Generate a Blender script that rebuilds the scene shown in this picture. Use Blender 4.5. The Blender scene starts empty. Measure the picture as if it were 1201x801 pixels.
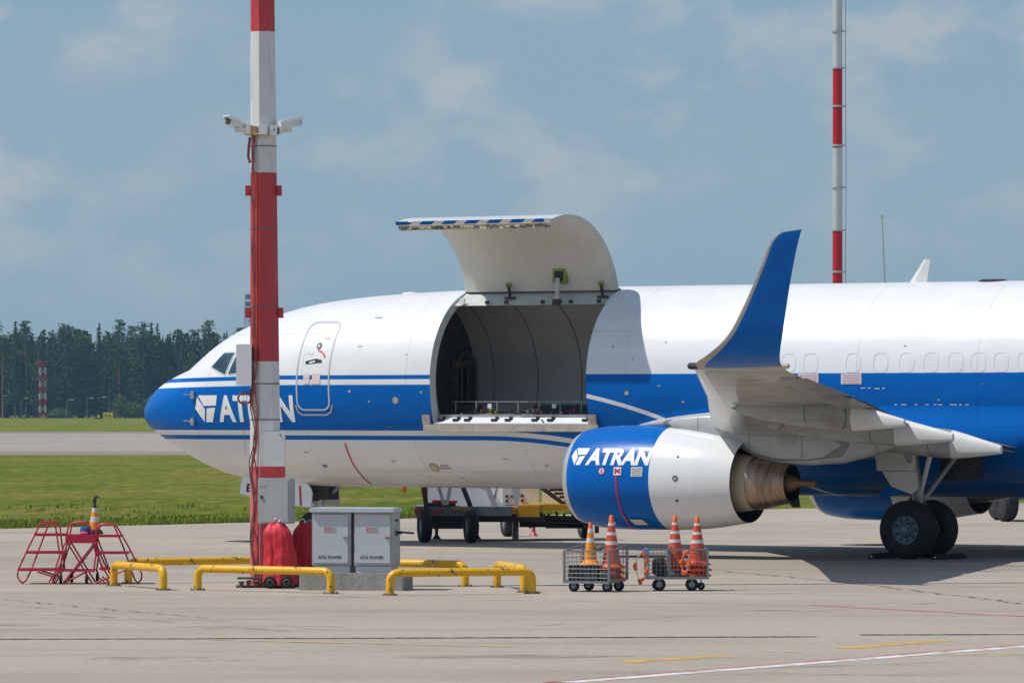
import bpy, bmesh, math, random
from mathutils import Vector, Matrix, Euler
R = math.radians
sc = bpy.context.scene
COL = sc.collection
rnd = random.Random(7)

# ------------------------------------------------------------------ camera
F, CX, Y0, H = 6000.0, 600.5, 479.0, 2.79      # focal length (px of a 1201 px wide frame), centre, horizon row, eye height
cam = bpy.data.objects.new('camera', bpy.data.cameras.new('camera'))
COL.objects.link(cam)
cam.location = (0, 0, H)
cam.rotation_euler = (R(90), 0, 0)
cam.data.sensor_width = 36
cam.data.lens = 36 * F / 1201
cam.data.shift_y = (Y0 - 400.5) / 1201
cam.data.clip_start = 1
cam.data.clip_end = 30000
sc.camera = cam

# ------------------------------------------------------------------ world, sun, exposure
SUN_TRAVEL = Vector((1.85, 0.27, -2.85)).normalized()
elev = math.asin(-SUN_TRAVEL.z)
world = bpy.data.worlds.new('World'); sc.world = world
world.use_nodes = True
wt = world.node_tree; wt.nodes.clear()
def wn(t, **k):
    n = wt.nodes.new(t)
    for a, b in k.items(): setattr(n, a, b)
    return n
sky = wn('ShaderNodeTexSky', sky_type='NISHITA', sun_disc=False)
sky.sun_elevation = elev
sky.sun_rotation = math.atan2(-SUN_TRAVEL.x, -SUN_TRAVEL.y)
sky.air_density = 1.15; sky.dust_density = .3; sky.ozone_density = 3.2
bg = wn('ShaderNodeBackground'); bg.inputs[1].default_value = 0.105
wo = wn('ShaderNodeOutputWorld')
tc = wn('ShaderNodeTexCoord')
mp = wn('ShaderNodeMapping'); mp.inputs['Scale'].default_value = (1, 1, 1.7)
n1 = wn('ShaderNodeTexNoise'); n1.inputs['Scale'].default_value = 38; n1.inputs['Detail'].default_value = 9; n1.inputs['Roughness'].default_value = .57
n2 = wn('ShaderNodeTexNoise'); n2.inputs['Scale'].default_value = 13; n2.inputs['Detail'].default_value = 3
r1 = wn('ShaderNodeValToRGB'); r1.color_ramp.elements[0].position = .45; r1.color_ramp.elements[1].position = .60
r2 = wn('ShaderNodeValToRGB'); r2.color_ramp.elements[0].position = .38; r2.color_ramp.elements[1].position = .60
mul = wn('ShaderNodeMath', operation='MULTIPLY')
sepz = wn('ShaderNodeSeparateXYZ')
lowr = wn('ShaderNodeMapRange'); lowr.inputs[1].default_value = .01; lowr.inputs[2].default_value = .045; lowr.inputs[3].default_value = .12; lowr.inputs[4].default_value = .70
mul2 = wn('ShaderNodeMath', operation='MULTIPLY')
tint = wn('ShaderNodeMix', data_type='RGBA')
hz = wn('ShaderNodeValToRGB')
hz.color_ramp.elements[0].position = .0; hz.color_ramp.elements[0].color = (.315, .420, .475, 1)
hz.color_ramp.elements[1].position = .10; hz.color_ramp.elements[1].color = (.258, .395, .515, 1)
x_ = hz.color_ramp.elements.new(.03); x_.color = (.293, .418, .500, 1)
hzs = wn('ShaderNodeVectorMath', operation='SCALE'); hzs.inputs[3].default_value = 1 / .105
tup = wn('ShaderNodeMapRange'); tup.inputs[1].default_value = .10; tup.inputs[2].default_value = .45; tup.inputs[3].default_value = 1; tup.inputs[4].default_value = 0
cl = wn('ShaderNodeMix', data_type='RGBA')
cl.inputs[7].default_value = (5.0, 5.1, 5.15, 1)
L = wt.links.new
L(tc.outputs['Generated'], mp.inputs[0]); L(mp.outputs[0], n1.inputs[0]); L(mp.outputs[0], n2.inputs[0])
L(n1.outputs[0], r1.inputs[0]); L(n2.outputs[0], r2.inputs[0])
L(r1.outputs[0], mul.inputs[0]); L(r2.outputs[0], mul.inputs[1])
L(tc.outputs['Generated'], sepz.inputs[0]); L(sepz.outputs[2], lowr.inputs[0]); L(sepz.outputs[2], tup.inputs[0])
L(mul.outputs[0], mul2.inputs[0]); L(lowr.outputs[0], mul2.inputs[1])
L(tup.outputs[0], tint.inputs[0])
L(sepz.outputs[2], hz.inputs[0]); L(hz.outputs[0], hzs.inputs[0]); L(hzs.outputs[0], tint.inputs[7]); L(sky.outputs[0], tint.inputs[6]); L(tint.outputs[2], cl.inputs[6]); L(mul2.outputs[0], cl.inputs[0])
L(cl.outputs[2], bg.inputs[0]); L(bg.outputs[0], wo.inputs[0])

sun = bpy.data.objects.new('sun', bpy.data.lights.new('sun', 'SUN'))
COL.objects.link(sun)
sun.data.energy = 3.9; sun.data.angle = R(.53); sun.data.color = (1, .955, .88)
sun.rotation_euler = SUN_TRAVEL.to_track_quat('-Z', 'Y').to_euler()
sc.view_settings.view_transform = 'Standard'; sc.view_settings.look = 'None'
sc.view_settings.exposure = 0.0; sc.view_settings.gamma = 1
sc.cycles.max_bounces = 8; sc.cycles.diffuse_bounces = 4; sc.cycles.glossy_bounces = 4

# ------------------------------------------------------------------ pixel <-> world helpers
def G(px, py, z=0.0):
    Y = F * (H - z) / (py - Y0)
    return Vector(((px - CX) * Y / F, Y, z))
def W(px, py, Y):
    return Vector(((px - CX) * Y / F, Y, H + (Y0 - py) * Y / F))

# ------------------------------------------------------------------ materials
def NT(m):
    m.use_nodes = True
    return m.node_tree, m.node_tree.nodes['Principled BSDF']
def mat(name, col, rough=.5, metal=0, var=.12, scale=3.0, bump=0.0, bscale=40, coat=0, stretch=(1, 1, 1), lines=None, dirt=None, dscale=1.5, dlo=.5, dhi=.7, spec=.5, coord='Object'):
    m = bpy.data.materials.new(name)
    nt, b = NT(m)
    N, K = nt.nodes.new, nt.links.new
    b.inputs['Roughness'].default_value = rough
    b.inputs['Metallic'].default_value = metal
    b.inputs['Coat Weight'].default_value = coat
    b.inputs['Coat Roughness'].default_value = .08
    b.inputs['Specular IOR Level'].default_value = spec
    tc = N('ShaderNodeTexCoord'); mp = N('ShaderNodeMapping'); mp.inputs['Scale'].default_value = stretch
    K(tc.outputs[coord], mp.inputs[0])
    n = N('ShaderNodeTexNoise'); n.inputs['Scale'].default_value = scale; n.inputs['Detail'].default_value = 6
    K(mp.outputs[0], n.inputs[0])
    mr = N('ShaderNodeMapRange'); mr.inputs[1].default_value = .3; mr.inputs[2].default_value = .7
    mr.inputs[3].default_value = 1 - var; mr.inputs[4].default_value = 1 + var * .6
    K(n.outputs[0], mr.inputs[0])
    mx = N('ShaderNodeMix'); mx.data_type = 'RGBA'; mx.blend_type = 'MULTIPLY'; mx.inputs[0].default_value = 1
    mx.inputs[6].default_value = (*col, 1); K(mr.outputs[0], mx.inputs[7])
    out = mx.outputs[2]
    if dirt:
        d = N('ShaderNodeTexNoise'); d.inputs['Scale'].default_value = dscale; d.inputs['Detail'].default_value = 8; d.inputs['Roughness'].default_value = .65
        K(mp.outputs[0], d.inputs[0])
        dr = N('ShaderNodeMapRange'); dr.inputs[1].default_value = dlo; dr.inputs[2].default_value = dhi
        K(d.outputs[0], dr.inputs[0])
        m2 = N('ShaderNodeMix'); m2.data_type = 'RGBA'; m2.inputs[7].default_value = (*dirt, 1)
        K(dr.outputs[0], m2.inputs[0]); K(out, m2.inputs[6]); out = m2.outputs[2]
    if lines:
        mq = N('ShaderNodeMapping'); mq.inputs['Rotation'].default_value = (0, 0, lines[3]); K(tc.outputs[coord], mq.inputs[0])
        br = N('ShaderNodeTexBrick'); br.offset = .35; br.inputs['Scale'].default_value = 1; br.inputs['Brick Width'].default_value = lines[0]; br.inputs['Row Height'].default_value = lines[1]
        br.inputs['Mortar Size'].default_value = lines[2]; br.inputs['Mortar Smooth'].default_value = .1
        br.inputs['Color1'].default_value = (1.04, 1.04, 1.04, 1); br.inputs['Color2'].default_value = (.93, .93, .93, 1); br.inputs['Mortar'].default_value = (.45, .45, .44, 1)
        K(mq.outputs[0], br.inputs[0]); m4 = N('ShaderNodeMix'); m4.data_type = 'RGBA'; m4.blend_type = 'MULTIPLY'; m4.inputs[0].default_value = 1
        K(out, m4.inputs[6]); K(br.outputs[0], m4.inputs[7]); out = m4.outputs[2]
    K(out, b.inputs['Base Color'])
    if bump:
        n3 = N('ShaderNodeTexNoise'); n3.inputs['Scale'].default_value = bscale; n3.inputs['Detail'].default_value = 5
        K(mp.outputs[0], n3.inputs[0])
        bp = N('ShaderNodeBump'); bp.inputs['Strength'].default_value = bump; bp.inputs['Distance'].default_value = .02
        K(n3.outputs[0], bp.inputs['Height']); K(bp.outputs[0], b.inputs['Normal'])
    return m

WHITE = (.745, .755, .765); BLUE = (.0, .122, .465)
M = {}
M['white'] = mat('white_paint', WHITE, .25, var=.03, coat=.5)
M['white_plain'] = mat('white_metal', (.72, .72, .70), .4, var=.08)
M['decal'] = mat('white_decal', (.82, .82, .82), .35, var=.02)
M['blue'] = mat('blue_paint', BLUE, .3, var=.06, coat=.04, spec=.13)
M['wing'] = mat('wing_grey', (.36, .37, .36), .34, var=.16, scale=1.4, coat=.25, dirt=(.15, .13, .10), dscale=1.3, dlo=.50, dhi=.74, stretch=(.5, 1.6, 2), lines=(1.6, 1.3, .012, R(28)))
M['wing_light'] = mat('wing_light', (.70, .70, .68), .35, var=.06, coat=.2)
M['bare'] = mat('bare_aluminium', (.55, .53, .50), .32, metal=.8, var=.08)
M['rimmetal'] = mat('lip_metal', (.62, .61, .59), .35, metal=.6, var=.05)
M['black'] = mat('black_rubber', (.012, .012, .014), .75, var=.3, bump=.3)
M['dark'] = mat('dark_metal', (.03, .03, .032), .6, var=.3)
M['grime'] = mat('grimy_metal', (.10, .09, .08), .6, var=.5, scale=12)
M['greymetal'] = mat('grey_metal', (.33, .34, .35), .45, metal=.3, var=.15, scale=8)
M['galv'] = mat('galvanised_steel', (.25, .27, .29), .42, metal=.5, var=.2, scale=30)
M['cream'] = mat('cream_composite', (.52, .46, .33), .5, var=.12)
M['nozzle'] = mat('heat_stained_metal', (.37, .27, .195), .36, metal=.8, var=.45, scale=2.2, stretch=(5, .8, .8))
M['plug'] = mat('brown_heat_metal', (.26, .14, .085), .5, metal=.6, var=.3)
M['door_in'] = mat('door_liner_beige', (.62, .59, .54), .55, var=.06, dirt=(.72, .68, .5), dscale=2.2, dlo=.66, dhi=.72)
M['frame'] = mat('frame_grey_green', (.52, .56, .55), .5, var=.1, scale=6)
M['liner'] = mat('hold_liner', (.60, .585, .565), .5, var=.12, scale=1.2)
M['liner_seam'] = mat('hold_liner_seam', (.26, .25, .24), .6)
M['tan'] = mat('worn_tan_board', (.42, .37, .32), .75, var=.2, scale=5, dirt=(.22, .19, .16), dscale=4, dlo=.5, dhi=.75)
M['glass'] = mat('cockpit_glass', (.015, .055, .075), .04, var=.6, scale=2.5, coat=1.0)
M['red'] = mat('red_paint', (.50, .015, .03), .4, var=.2, scale=8)
M['redline'] = mat('red_line_paint', (.55, .02, .04), .5)
M['pinkred'] = mat('sign_red', (.62, .10, .12), .5)
M['orange'] = mat('orange_plastic', (.80, .14, .02), .45, var=.2, scale=14)
M['orange_dirty'] = mat('orange_dirty_plastic', (.62, .085, .03), .5, var=.35, scale=14)
M['orange_yellow'] = mat('amber_plastic', (.88, .30, .01), .45, var=.15)
M['reflect'] = mat('reflective_band', (.62, .64, .65), .4, var=.15, scale=20)
M['yellow'] = mat('yellow_paint', (.78, .42, .005), .38, var=.12, scale=9, dirt=(.13, .09, .03), dscale=9, dlo=.575, dhi=.64)
M['truck_yellow'] = mat('truck_yellow', (.62, .33, .01), .45, var=.2, scale=4)
M['truck_grey'] = mat('truck_blue_grey', (.15, .18, .21), .5, var=.2)
M['pole_white'] = mat('pole_white', (.66, .66, .64), .5, var=.08, scale=4, stretch=(2, 2, .5), dirt=(.36, .33, .28), dscale=3, dlo=.58, dhi=.8)
M['pole_red'] = mat('pole_red', (.50, .045, .05), .5, var=.12, scale=4, stretch=(2, 2, .4), dirt=(.62, .19, .18), dscale=3, dlo=.6, dhi=.85)
M['pole_pink'] = mat('pole_faded_lit_red', (.62, .17, .19), .6, var=.15, scale=5, dirt=(.55, .06, .07), dscale=5, dlo=.5, dhi=.6, stretch=(2, 2, .4))  # lowest band: faded paint, made paler still by painting in the light on it
M['cable'] = mat('cable_grey', (.10, .085, .07), .7, var=.4, scale=20)
M['cable_red'] = mat('cable_red', (.33, .05, .05), .6)
M['rust'] = mat('rusty_steel', (.16, .09, .06), .8, var=.5, scale=25)
M['box_grey'] = mat('box_grey', (.40, .42, .41), .5, var=.08, dirt=(.42, .28, .14), dscale=3.0, dlo=.68, dhi=.75, stretch=(2, 2, .8))
M['cab'] = mat('cabinet_blue_grey', (.49, .53, .56), .45, var=.05, scale=3)
M['cabside'] = mat('cabinet_bare_grey', (.40, .42, .43), .5, var=.15, scale=7, metal=.2)
M['plinth'] = mat('cast_concrete', (.34, .33, .30), .9, var=.22, scale=5, bump=.5, bscale=30, stretch=(1, 1, .5), dirt=(.16, .15, .13), dscale=4, dlo=.55, dhi=.75)
M['ink'] = mat('black_lettering', (.015, .015, .018), .6)
M['tarp'] = mat('red_tarpaulin', (.60, .018, .035), .60, var=.16, scale=6, bump=.5, bscale=7)
M['lime'] = mat('primer_green', (.25, .32, .06), .5)
M['bluebag'] = mat('blue_cloth', (.02, .10, .32), .8)
M['pinkbag'] = mat('pink_cloth', (.8, .08, .25), .7)
M['rail_red'] = mat('stand_red_paint', (.50, .01, .045), .4, var=.2, scale=20)
M['sign_yellow'] = mat('sign_yellow', (.85, .62, .01), .5)
M['mast_grey'] = mat('mast_grey', (.52, .53, .54), .4, metal=.4, var=.1)
M['mast_red'] = mat('mast_red', (.52, .01, .025), .4, var=.1)

# ------------------------------------------------------------------ object helpers
class MB:
    def __init__(s): s.v = []; s.f = []; s.m = []; s.mi = 0
    def add(s, vs, fs, mi=None):
        o = len(s.v); s.v += [Vector(p) for p in vs]
        for f in fs: s.f.append([i + o for i in f]); s.m.append(s.mi if mi is None else mi)
        return s
    def box(s, c, d, rot=None, mi=None):
        x, y, z = (q / 2 for q in d)
        P = [Vector(p) for p in [(-x,-y,-z),(x,-y,-z),(x,y,-z),(-x,y,-z),(-x,-y,z),(x,-y,z),(x,y,z),(-x,y,z)]]
        if rot is not None:
            Q = rot if isinstance(rot, Matrix) else Euler(rot).to_matrix()
            P = [Q @ p for p in P]
        c = Vector(c)
        return s.add([p + c for p in P], [(0,3,2,1),(4,5,6,7),(0,1,5,4),(1,2,6,5),(2,3,7,6),(3,0,4,7)], mi)
    def bar(s, a, b, w, h=None, mi=None):
        a, b = Vector(a), Vector(b); d = b - a
        q = d.to_track_quat('X', 'Z').to_matrix()
        return s.box((a + b) / 2, (d.length, w, h or w), q, mi)
    def tube(s, pts, r, n=10, mi=None, caps=True, closed=False):
        pts = [Vector(p) for p in pts]; k = len(pts)
        rs = r if isinstance(r, (list, tuple)) else [r] * k
        vs = []; fs = []
        up = Vector((0, 0, 1))
        t0 = (pts[1] - pts[0]).normalized()
        u = t0.orthogonal().normalized() if abs(t0.z) > .95 else t0.cross(up).normalized()
        for i, p in enumerate(pts):
            if closed: t = (pts[(i + 1) % k] - pts[i - 1]).normalized()
            else: t = (pts[min(i + 1, k - 1)] - pts[max(i - 1, 0)]).normalized()
            u = (u - t * u.dot(t)).normalized(); w = t.cross(u)
            for j in range(n):
                a = 2 * math.pi * j / n
                vs.append(p + (u * math.cos(a) + w * math.sin(a)) * rs[i])
        m = k if closed else k - 1
        for i in range(m):
            for j in range(n):
                a = i * n + j; b = i * n + (j + 1) % n
                c = ((i + 1) % k) * n + (j + 1) % n; d = ((i + 1) % k) * n + j
                fs.append((a, b, c, d))
        if caps and not closed:
            fs.append(tuple(range(n - 1, -1, -1))); fs.append(tuple((k - 1) * n + j for j in range(n)))
        return s.add(vs, fs, mi)
    def lathe(s, prof, o=(0,0,0), axis='Z', n=24, mi=None, mis=None, flip=False, a0=0, a1=2*math.pi):
        o = Vector(o); vs = []; fs = []; ms = []
        full = abs(a1 - a0 - 2 * math.pi) < 1e-6; nn = n if full else n + 1
        for (r, h) in prof:
            for j in range(nn):
                a = a0 + (a1 - a0) * j / n; c, d = math.cos(a) * r, math.sin(a) * r
                p = {'Z': (c, d, h), 'X': (h, c, d), 'Y': (c, h, d)}[axis]
                vs.append(o + Vector(p))
        for i in range(len(prof) - 1):
            for j in range(n):
                a = i * nn + j; b = i * nn + (j + 1) % nn
                fs.append((a, b, b + nn, a + nn))
                ms.append(mis[i] if mis else (s.mi if mi is None else mi))
        off = len(s.v); s.v += vs
        for f, q in zip(fs, ms): s.f.append([i + off for i in f]); s.m.append(q)
        return s
    def xf(s, Mx, start=0):
        for i in range(start, len(s.v)): s.v[i] = Mx @ s.v[i]
        return s
    def build(s, name, mats, parent=None, angle=35, loc=None):
        me = bpy.data.meshes.new(name)
        me.from_pydata([tuple(p) for p in s.v], [], s.f)
        if not isinstance(mats, (list, tuple)): mats = [mats]
        for m in mats: me.materials.append(M[m] if isinstance(m, str) else m)
        for p, q in zip(me.polygons, s.m): p.material_index = q; p.use_smooth = angle > 0
        bm = bmesh.new(); bm.from_mesh(me)
        bmesh.ops.remove_doubles(bm, verts=bm.verts, dist=1e-5)
        bmesh.ops.recalc_face_normals(bm, faces=bm.faces)
        bm.to_mesh(me); bm.free()
        if angle > 0: me.set_sharp_from_angle(angle=R(angle))
        o = bpy.data.objects.new(name, me); COL.objects.link(o)
        if parent: o.parent = parent
        if loc is not None: o.location = loc
        return o
def split_build(mb, name, mats, parent=None, angle=35):
    par = list(range(len(mb.v)))
    def fd(i):
        while par[i] != i: par[i] = par[par[i]]; i = par[i]
        return i
    for f in mb.f:
        for i in f[1:]: par[fd(i)] = fd(f[0])
    grp = {}
    for k, f in enumerate(mb.f): grp.setdefault(fd(f[0]), []).append(k)
    out = []
    for ks in grp.values():
        m2 = MB(); mp_ = {}
        for k in ks:
            nf = []
            for i in mb.f[k]:
                if i not in mp_: mp_[i] = len(m2.v); m2.v.append(mb.v[i])
                nf.append(mp_[i])
            m2.f.append(nf); m2.m.append(mb.m[k])
        out.append(m2.build(name, mats, parent, angle))
    return out
def tag(o, label=None, cat=None, group=None, kind=None):
    if label: o['label'] = label
    if cat: o['category'] = cat
    if group: o['group'] = group
    if kind: o['kind'] = kind
    return o
def empty(name, loc=(0,0,0), rz=0, label=None, cat=None, group=None):
    o = bpy.data.objects.new(name, None); COL.objects.link(o)
    o.location = loc; o.rotation_euler = (0, 0, rz)
    o.empty_display_size = .2
    return tag(o, label, cat, group)
def dup(root, loc, rz=0, label=None, scale=None):
    r = root.copy(); COL.objects.link(r); r.location = loc; r.rotation_euler = (0, 0, rz)
    if scale is not None: r.scale = scale
    if label: r['label'] = label
    for ch in list(root.children):
        c = ch.copy(); COL.objects.link(c); c.parent = r
        for g in list(ch.children):
            d = g.copy(); COL.objects.link(d); d.parent = c
    return r
def pchip(xs, ys):
    n = len(xs); h = [xs[i+1]-xs[i] for i in range(n-1)]; dl = [(ys[i+1]-ys[i])/h[i] for i in range(n-1)]
    m = [dl[0]] + [0.0]*(n-2) + [dl[-1]]
    for i in range(1, n-1):
        if dl[i-1]*dl[i] > 0:
            w1, w2 = 2*h[i]+h[i-1], h[i]+2*h[i-1]
            m[i] = (w1+w2)/(w1/dl[i-1]+w2/dl[i])
    def f(x):
        if x <= xs[0]: return ys[0]
        if x >= xs[-1]: return ys[-1]
        i = 0
        while x > xs[i+1]: i += 1
        t = (x-xs[i])/h[i]
        return ys[i]*(1+2*t)*(1-t)**2 + m[i]*h[i]*t*(1-t)**2 + ys[i+1]*t*t*(3-2*t) - m[i+1]*h[i]*t*t*(1-t)
    return f
_tcache = {}
def text_mesh(s, bold=0.0, shear=0.0, body=None):
    key = (s, bold, shear)
    if key in _tcache: return _tcache[key]
    c = bpy.data.curves.new('t', 'FONT'); c.body = s; c.offset = bold; c.shear = shear; c.resolution_u = 6
    o = bpy.data.objects.new('t', c); COL.objects.link(o)
    bpy.context.view_layer.update()
    me = bpy.data.meshes.new_from_object(o.evaluated_get(bpy.context.evaluated_depsgraph_get()))
    vs = [Vector((v.co.x, v.co.y, 0)) for v in me.vertices]; fs = [list(p.vertices) for p in me.polygons]
    bpy.data.objects.remove(o); bpy.data.curves.remove(c); bpy.data.meshes.remove(me)
    x0 = min(v.x for v in vs); x1 = max(v.x for v in vs); y0 = min(v.y for v in vs); y1 = max(v.y for v in vs)
    vs = [Vector(((v.x-x0)/(x1-x0), (v.y-y0)/(y1-y0), 0)) for v in vs]
    _tcache[key] = (vs, fs, (x1-x0)/(y1-y0)); return _tcache[key]
def cut_map(vs, fs, fn, nx=12, ny=8):
    """cut a flat 0..1 shape into strips and send each point through fn(u, v) -> 3D"""
    bm = bmesh.new()
    bv = [bm.verts.new(v) for v in vs]
    for f in fs:
        try: bm.faces.new([bv[i] for i in f])
        except ValueError: pass
    for i in range(1, ny): 
        bmesh.ops.bisect_plane(bm, geom=bm.verts[:]+bm.edges[:]+bm.faces[:], plane_co=(0, i/ny, 0), plane_no=(0, 1, 0))
    for i in range(1, nx):
        bmesh.ops.bisect_plane(bm, geom=bm.verts[:]+bm.edges[:]+bm.faces[:], plane_co=(i/nx, 0, 0), plane_no=(1, 0, 0))
    bm.verts.index_update()
    out = [fn(v.co.x, v.co.y) for v in bm.verts]; faces = [[v.index for v in f.verts] for f in bm.faces]
    bm.free(); return out, faces

# ------------------------------------------------------------------ ground, apron, taxiway
def ground_mat():
    m = bpy.data.materials.new('grass_ground'); nt, b = NT(m); N, K = nt.nodes.new, nt.links.new
    b.inputs['Roughness'].default_value = .9; b.inputs['Specular IOR Level'].default_value = .1
    tc = N('ShaderNodeTexCoord')
    def noise(sc, st, det=6, rough=.6):
        mp = N('ShaderNodeMapping'); mp.inputs['Scale'].default_value = st
        n = N('ShaderNodeTexNoise'); n.inputs['Scale'].default_value = sc; n.inputs['Detail'].default_value = det; n.inputs['Roughness'].default_value = rough
        K(tc.outputs['Object'], mp.inputs[0]); K(mp.outputs[0], n.inputs[0]); return n.outputs[0]
    rp = N('ShaderNodeValToRGB'); e = rp.color_ramp.elements
    e[0].position = .36; e[0].color = (.085, .145, .010, 1); e[1].position = .64; e[1].color = (.25, .215, .055, 1)
    x = e.new(.48); x.color = (.145, .185, .016, 1)
    K(noise(.13, (.9, .45, 1), 10, .8), rp.inputs[0])
    rp2 = N('ShaderNodeValToRGB'); e = rp2.color_ramp.elements
    e[0].position = .33; e[0].color = (.42, .46, .40, 1); e[1].position = .67; e[1].color = (1.5, 1.4, 1.4, 1)
    K(noise(1.3, (1.5, .22, 1), 9, .8), rp2.inputs[0])
    mx = N('ShaderNodeMix'); mx.data_type = 'RGBA'; mx.blend_type = 'MULTIPLY'; mx.inputs[0].default_value = 1
    K(rp.outputs[0], mx.inputs[6]); K(rp2.outputs[0], mx.inputs[7]); K(mx.outputs[2], b.inputs['Base Color'])
    bp = N('ShaderNodeBump'); bp.inputs['Strength'].default_value = .9; bp.inputs['Distance'].default_value = .12
    K(noise(3.5, (1, 1, 1), 8, .8), bp.inputs['Height']); K(bp.outputs[0], b.inputs['Normal'])
    return m
def concrete_mat(name, c0, c1, joint=True, seed=0.0, rot=0.0):
    m = bpy.data.materials.new(name); nt, b = NT(m); N, K = nt.nodes.new, nt.links.new
    b.inputs['Roughness'].default_value = .85; b.inputs['Specular IOR Level'].default_value = .25
    tc = N('ShaderNodeTexCoord')
    def noise(sc, st, det=6, rough=.6, lo=.3, hi=.7):
        mp = N('ShaderNodeMapping'); mp.inputs['Scale'].default_value = st; mp.inputs['Location'].default_value = (seed, seed, 0)
        n = N('ShaderNodeTexNoise'); n.inputs['Scale'].default_value = sc; n.inputs['Detail'].default_value = det; n.inputs['Roughness'].default_value = rough
        r = N('ShaderNodeMapRange'); r.inputs[1].default_value = lo; r.inputs[2].default_value = hi
        K(tc.outputs['Object'], mp.inputs[0]); K(mp.outputs[0], n.inputs[0]); K(n.outputs[0], r.inputs[0]); return r.outputs[0]
    def mix(f, a, bb, mode='MIX', fac=None):
        x = N('ShaderNodeMix'); x.data_type = 'RGBA'; x.blend_type = mode
        if fac is not None: x.inputs[0].default_value = fac
        else: K(f, x.inputs[0])
        for i, q in ((6, a), (7, bb)):
            if isinstance(q, tuple): x.inputs[i].default_value = (*q, 1)
            else: K(q, x.inputs[i])
        return x.outputs[2]
    col = mix(noise(.05, (.5, 1.2, 1), 6, .6), c0, c1)
    col = mix(noise(.35, (.25, 1.4, 1), 8, .7, .52, .75), col, tuple(x*.72 for x in c0))          # long wipe marks
    fine = noise(7, (1, 1, 1), 8, .8)
    g = N('ShaderNodeMapRange'); g.inputs[3].default_value = .80; g.inputs[4].default_value = 1.13
    K(fine, g.inputs[0]); col = mix(None, col, g.outputs[0], 'MULTIPLY', 1.0)
    col = mix(noise(.16, (.7, 1.1, 1), 7, .65, .50, .72), col, tuple(x*.80 + .012 for x in reversed(c0)) if False else (c0[0]*.80, c0[1]*.83, c0[2]*.88))   # greyer patches
    sp = noise(1.1, (1, 1, 1), 10, .8, .67, .74); col = mix(sp, col, tuple(x*.45 for x in c0))    # oil spots
    if joint:
        mp = N('ShaderNodeMapping'); mp.inputs['Rotation'].default_value = (0, 0, rot); mp.inputs['Location'].default_value = (1700.3, 2.2, 0)
        K(tc.outputs['Object'], mp.inputs[0])
        br = N('ShaderNodeTexBrick'); br.offset = 0; br.inputs['Scale'].default_value = 1
        br.inputs['Brick Width'].default_value = 4000.0; br.inputs['Row Height'].default_value = 7.0
        br.inputs['Mortar Size'].default_value = .022; br.inputs['Mortar Smooth'].default_value = .3
        br.inputs['Color1'].default_value = (1.03, 1.02, 1.0, 1); br.inputs['Color2'].default_value = (.94, .94, .955, 1); br.inputs['Mortar'].default_value = (.62, .60, .57, 1)
        K(mp.outputs[0], br.inputs[0]); col = mix(None, col, br.outputs[0], 'MULTIPLY', 1.0)
    K(col, b.inputs['Base Color'])
    bp = N('ShaderNodeBump'); bp.inputs['Strength'].default_value = .25; bp.inputs['Distance'].default_value = .01
    K(fine, bp.inputs['Height']); K(bp.outputs[0], b.inputs['Normal'])
    return m
def sheet(name, pts, m, kind='structure'):
    me = bpy.data.meshes.new(name); me.from_pydata([tuple(p) for p in pts], [], [tuple(range(len(pts)))]); me.materials.append(m)
    o = bpy.data.objects.new(name, me); COL.objects.link(o); o['kind'] = kind; return o
sheet('grass_ground', [(-4000, -60, -.02), (4000, -60, -.02), (4000, 6000, -.02), (-4000, 6000, -.02)], ground_mat())
a, b_ = G(0, 620), G(1201, 589.5)
d = (b_ - a).normalized()
e0, e1 = a - d * 260, a + d * 500
APRON0, APRON1 = e0, e1
sheet('apron', [(e0.x, -55, 0), (e1.x, -55, 0), (e1.x, e1.y, 0), (e0.x, e0.y, 0)], concrete_mat('apron_concrete', (.365, .314, .258), (.435, .380, .318), True, 0, R(1.5)))
t0, t1 = G(600, 532.5).y, G(600, 507).y
sheet('taxiway', [(-900, t0, -.012), (900, t0, -.012), (900, t1, -.012), (-900, t1, -.012)], concrete_mat('taxiway_concrete', (.31, .275, .24), (.40, .36, .32), False, 31))

M['shoulder'] = concrete_mat('taxiway_shoulder', (.24, .20, .155), (.33, .285, .23), False, 11)
for nm_, ya_, yb2_ in (('taxiway_shoulder', 533.5, 528.5), ('taxiway_shoulder', 508.2, 506.4)):
    q0, q1 = G(600, ya_).y, G(600, yb2_).y; sheet(nm_, [(-900, q0, -.008), (900, q0, -.008), (900, q1, -.008), (-900, q1, -.008)], M['shoulder'])
def worn_mat(name, col, lo, hi, sc=2.5):
    """thin paint worn away in patches (transparent where it is gone)"""
    m = bpy.data.materials.new(name); nt, b = NT(m); N, K = nt.nodes.new, nt.links.new
    b.inputs['Base Color'].default_value = (*col, 1); b.inputs['Roughness'].default_value = .7
    tc = N('ShaderNodeTexCoord'); n = N('ShaderNodeTexNoise'); n.inputs['Scale'].default_value = sc; n.inputs['Detail'].default_value = 8; n.inputs['Roughness'].default_value = .75
    r = N('ShaderNodeMapRange'); r.inputs[1].default_value = lo; r.inputs[2].default_value = hi
    K(tc.outputs['Object'], n.inputs[0]); K(n.outputs[0], r.inputs[0]); K(r.outputs[0], b.inputs['Alpha'])
    return m
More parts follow.
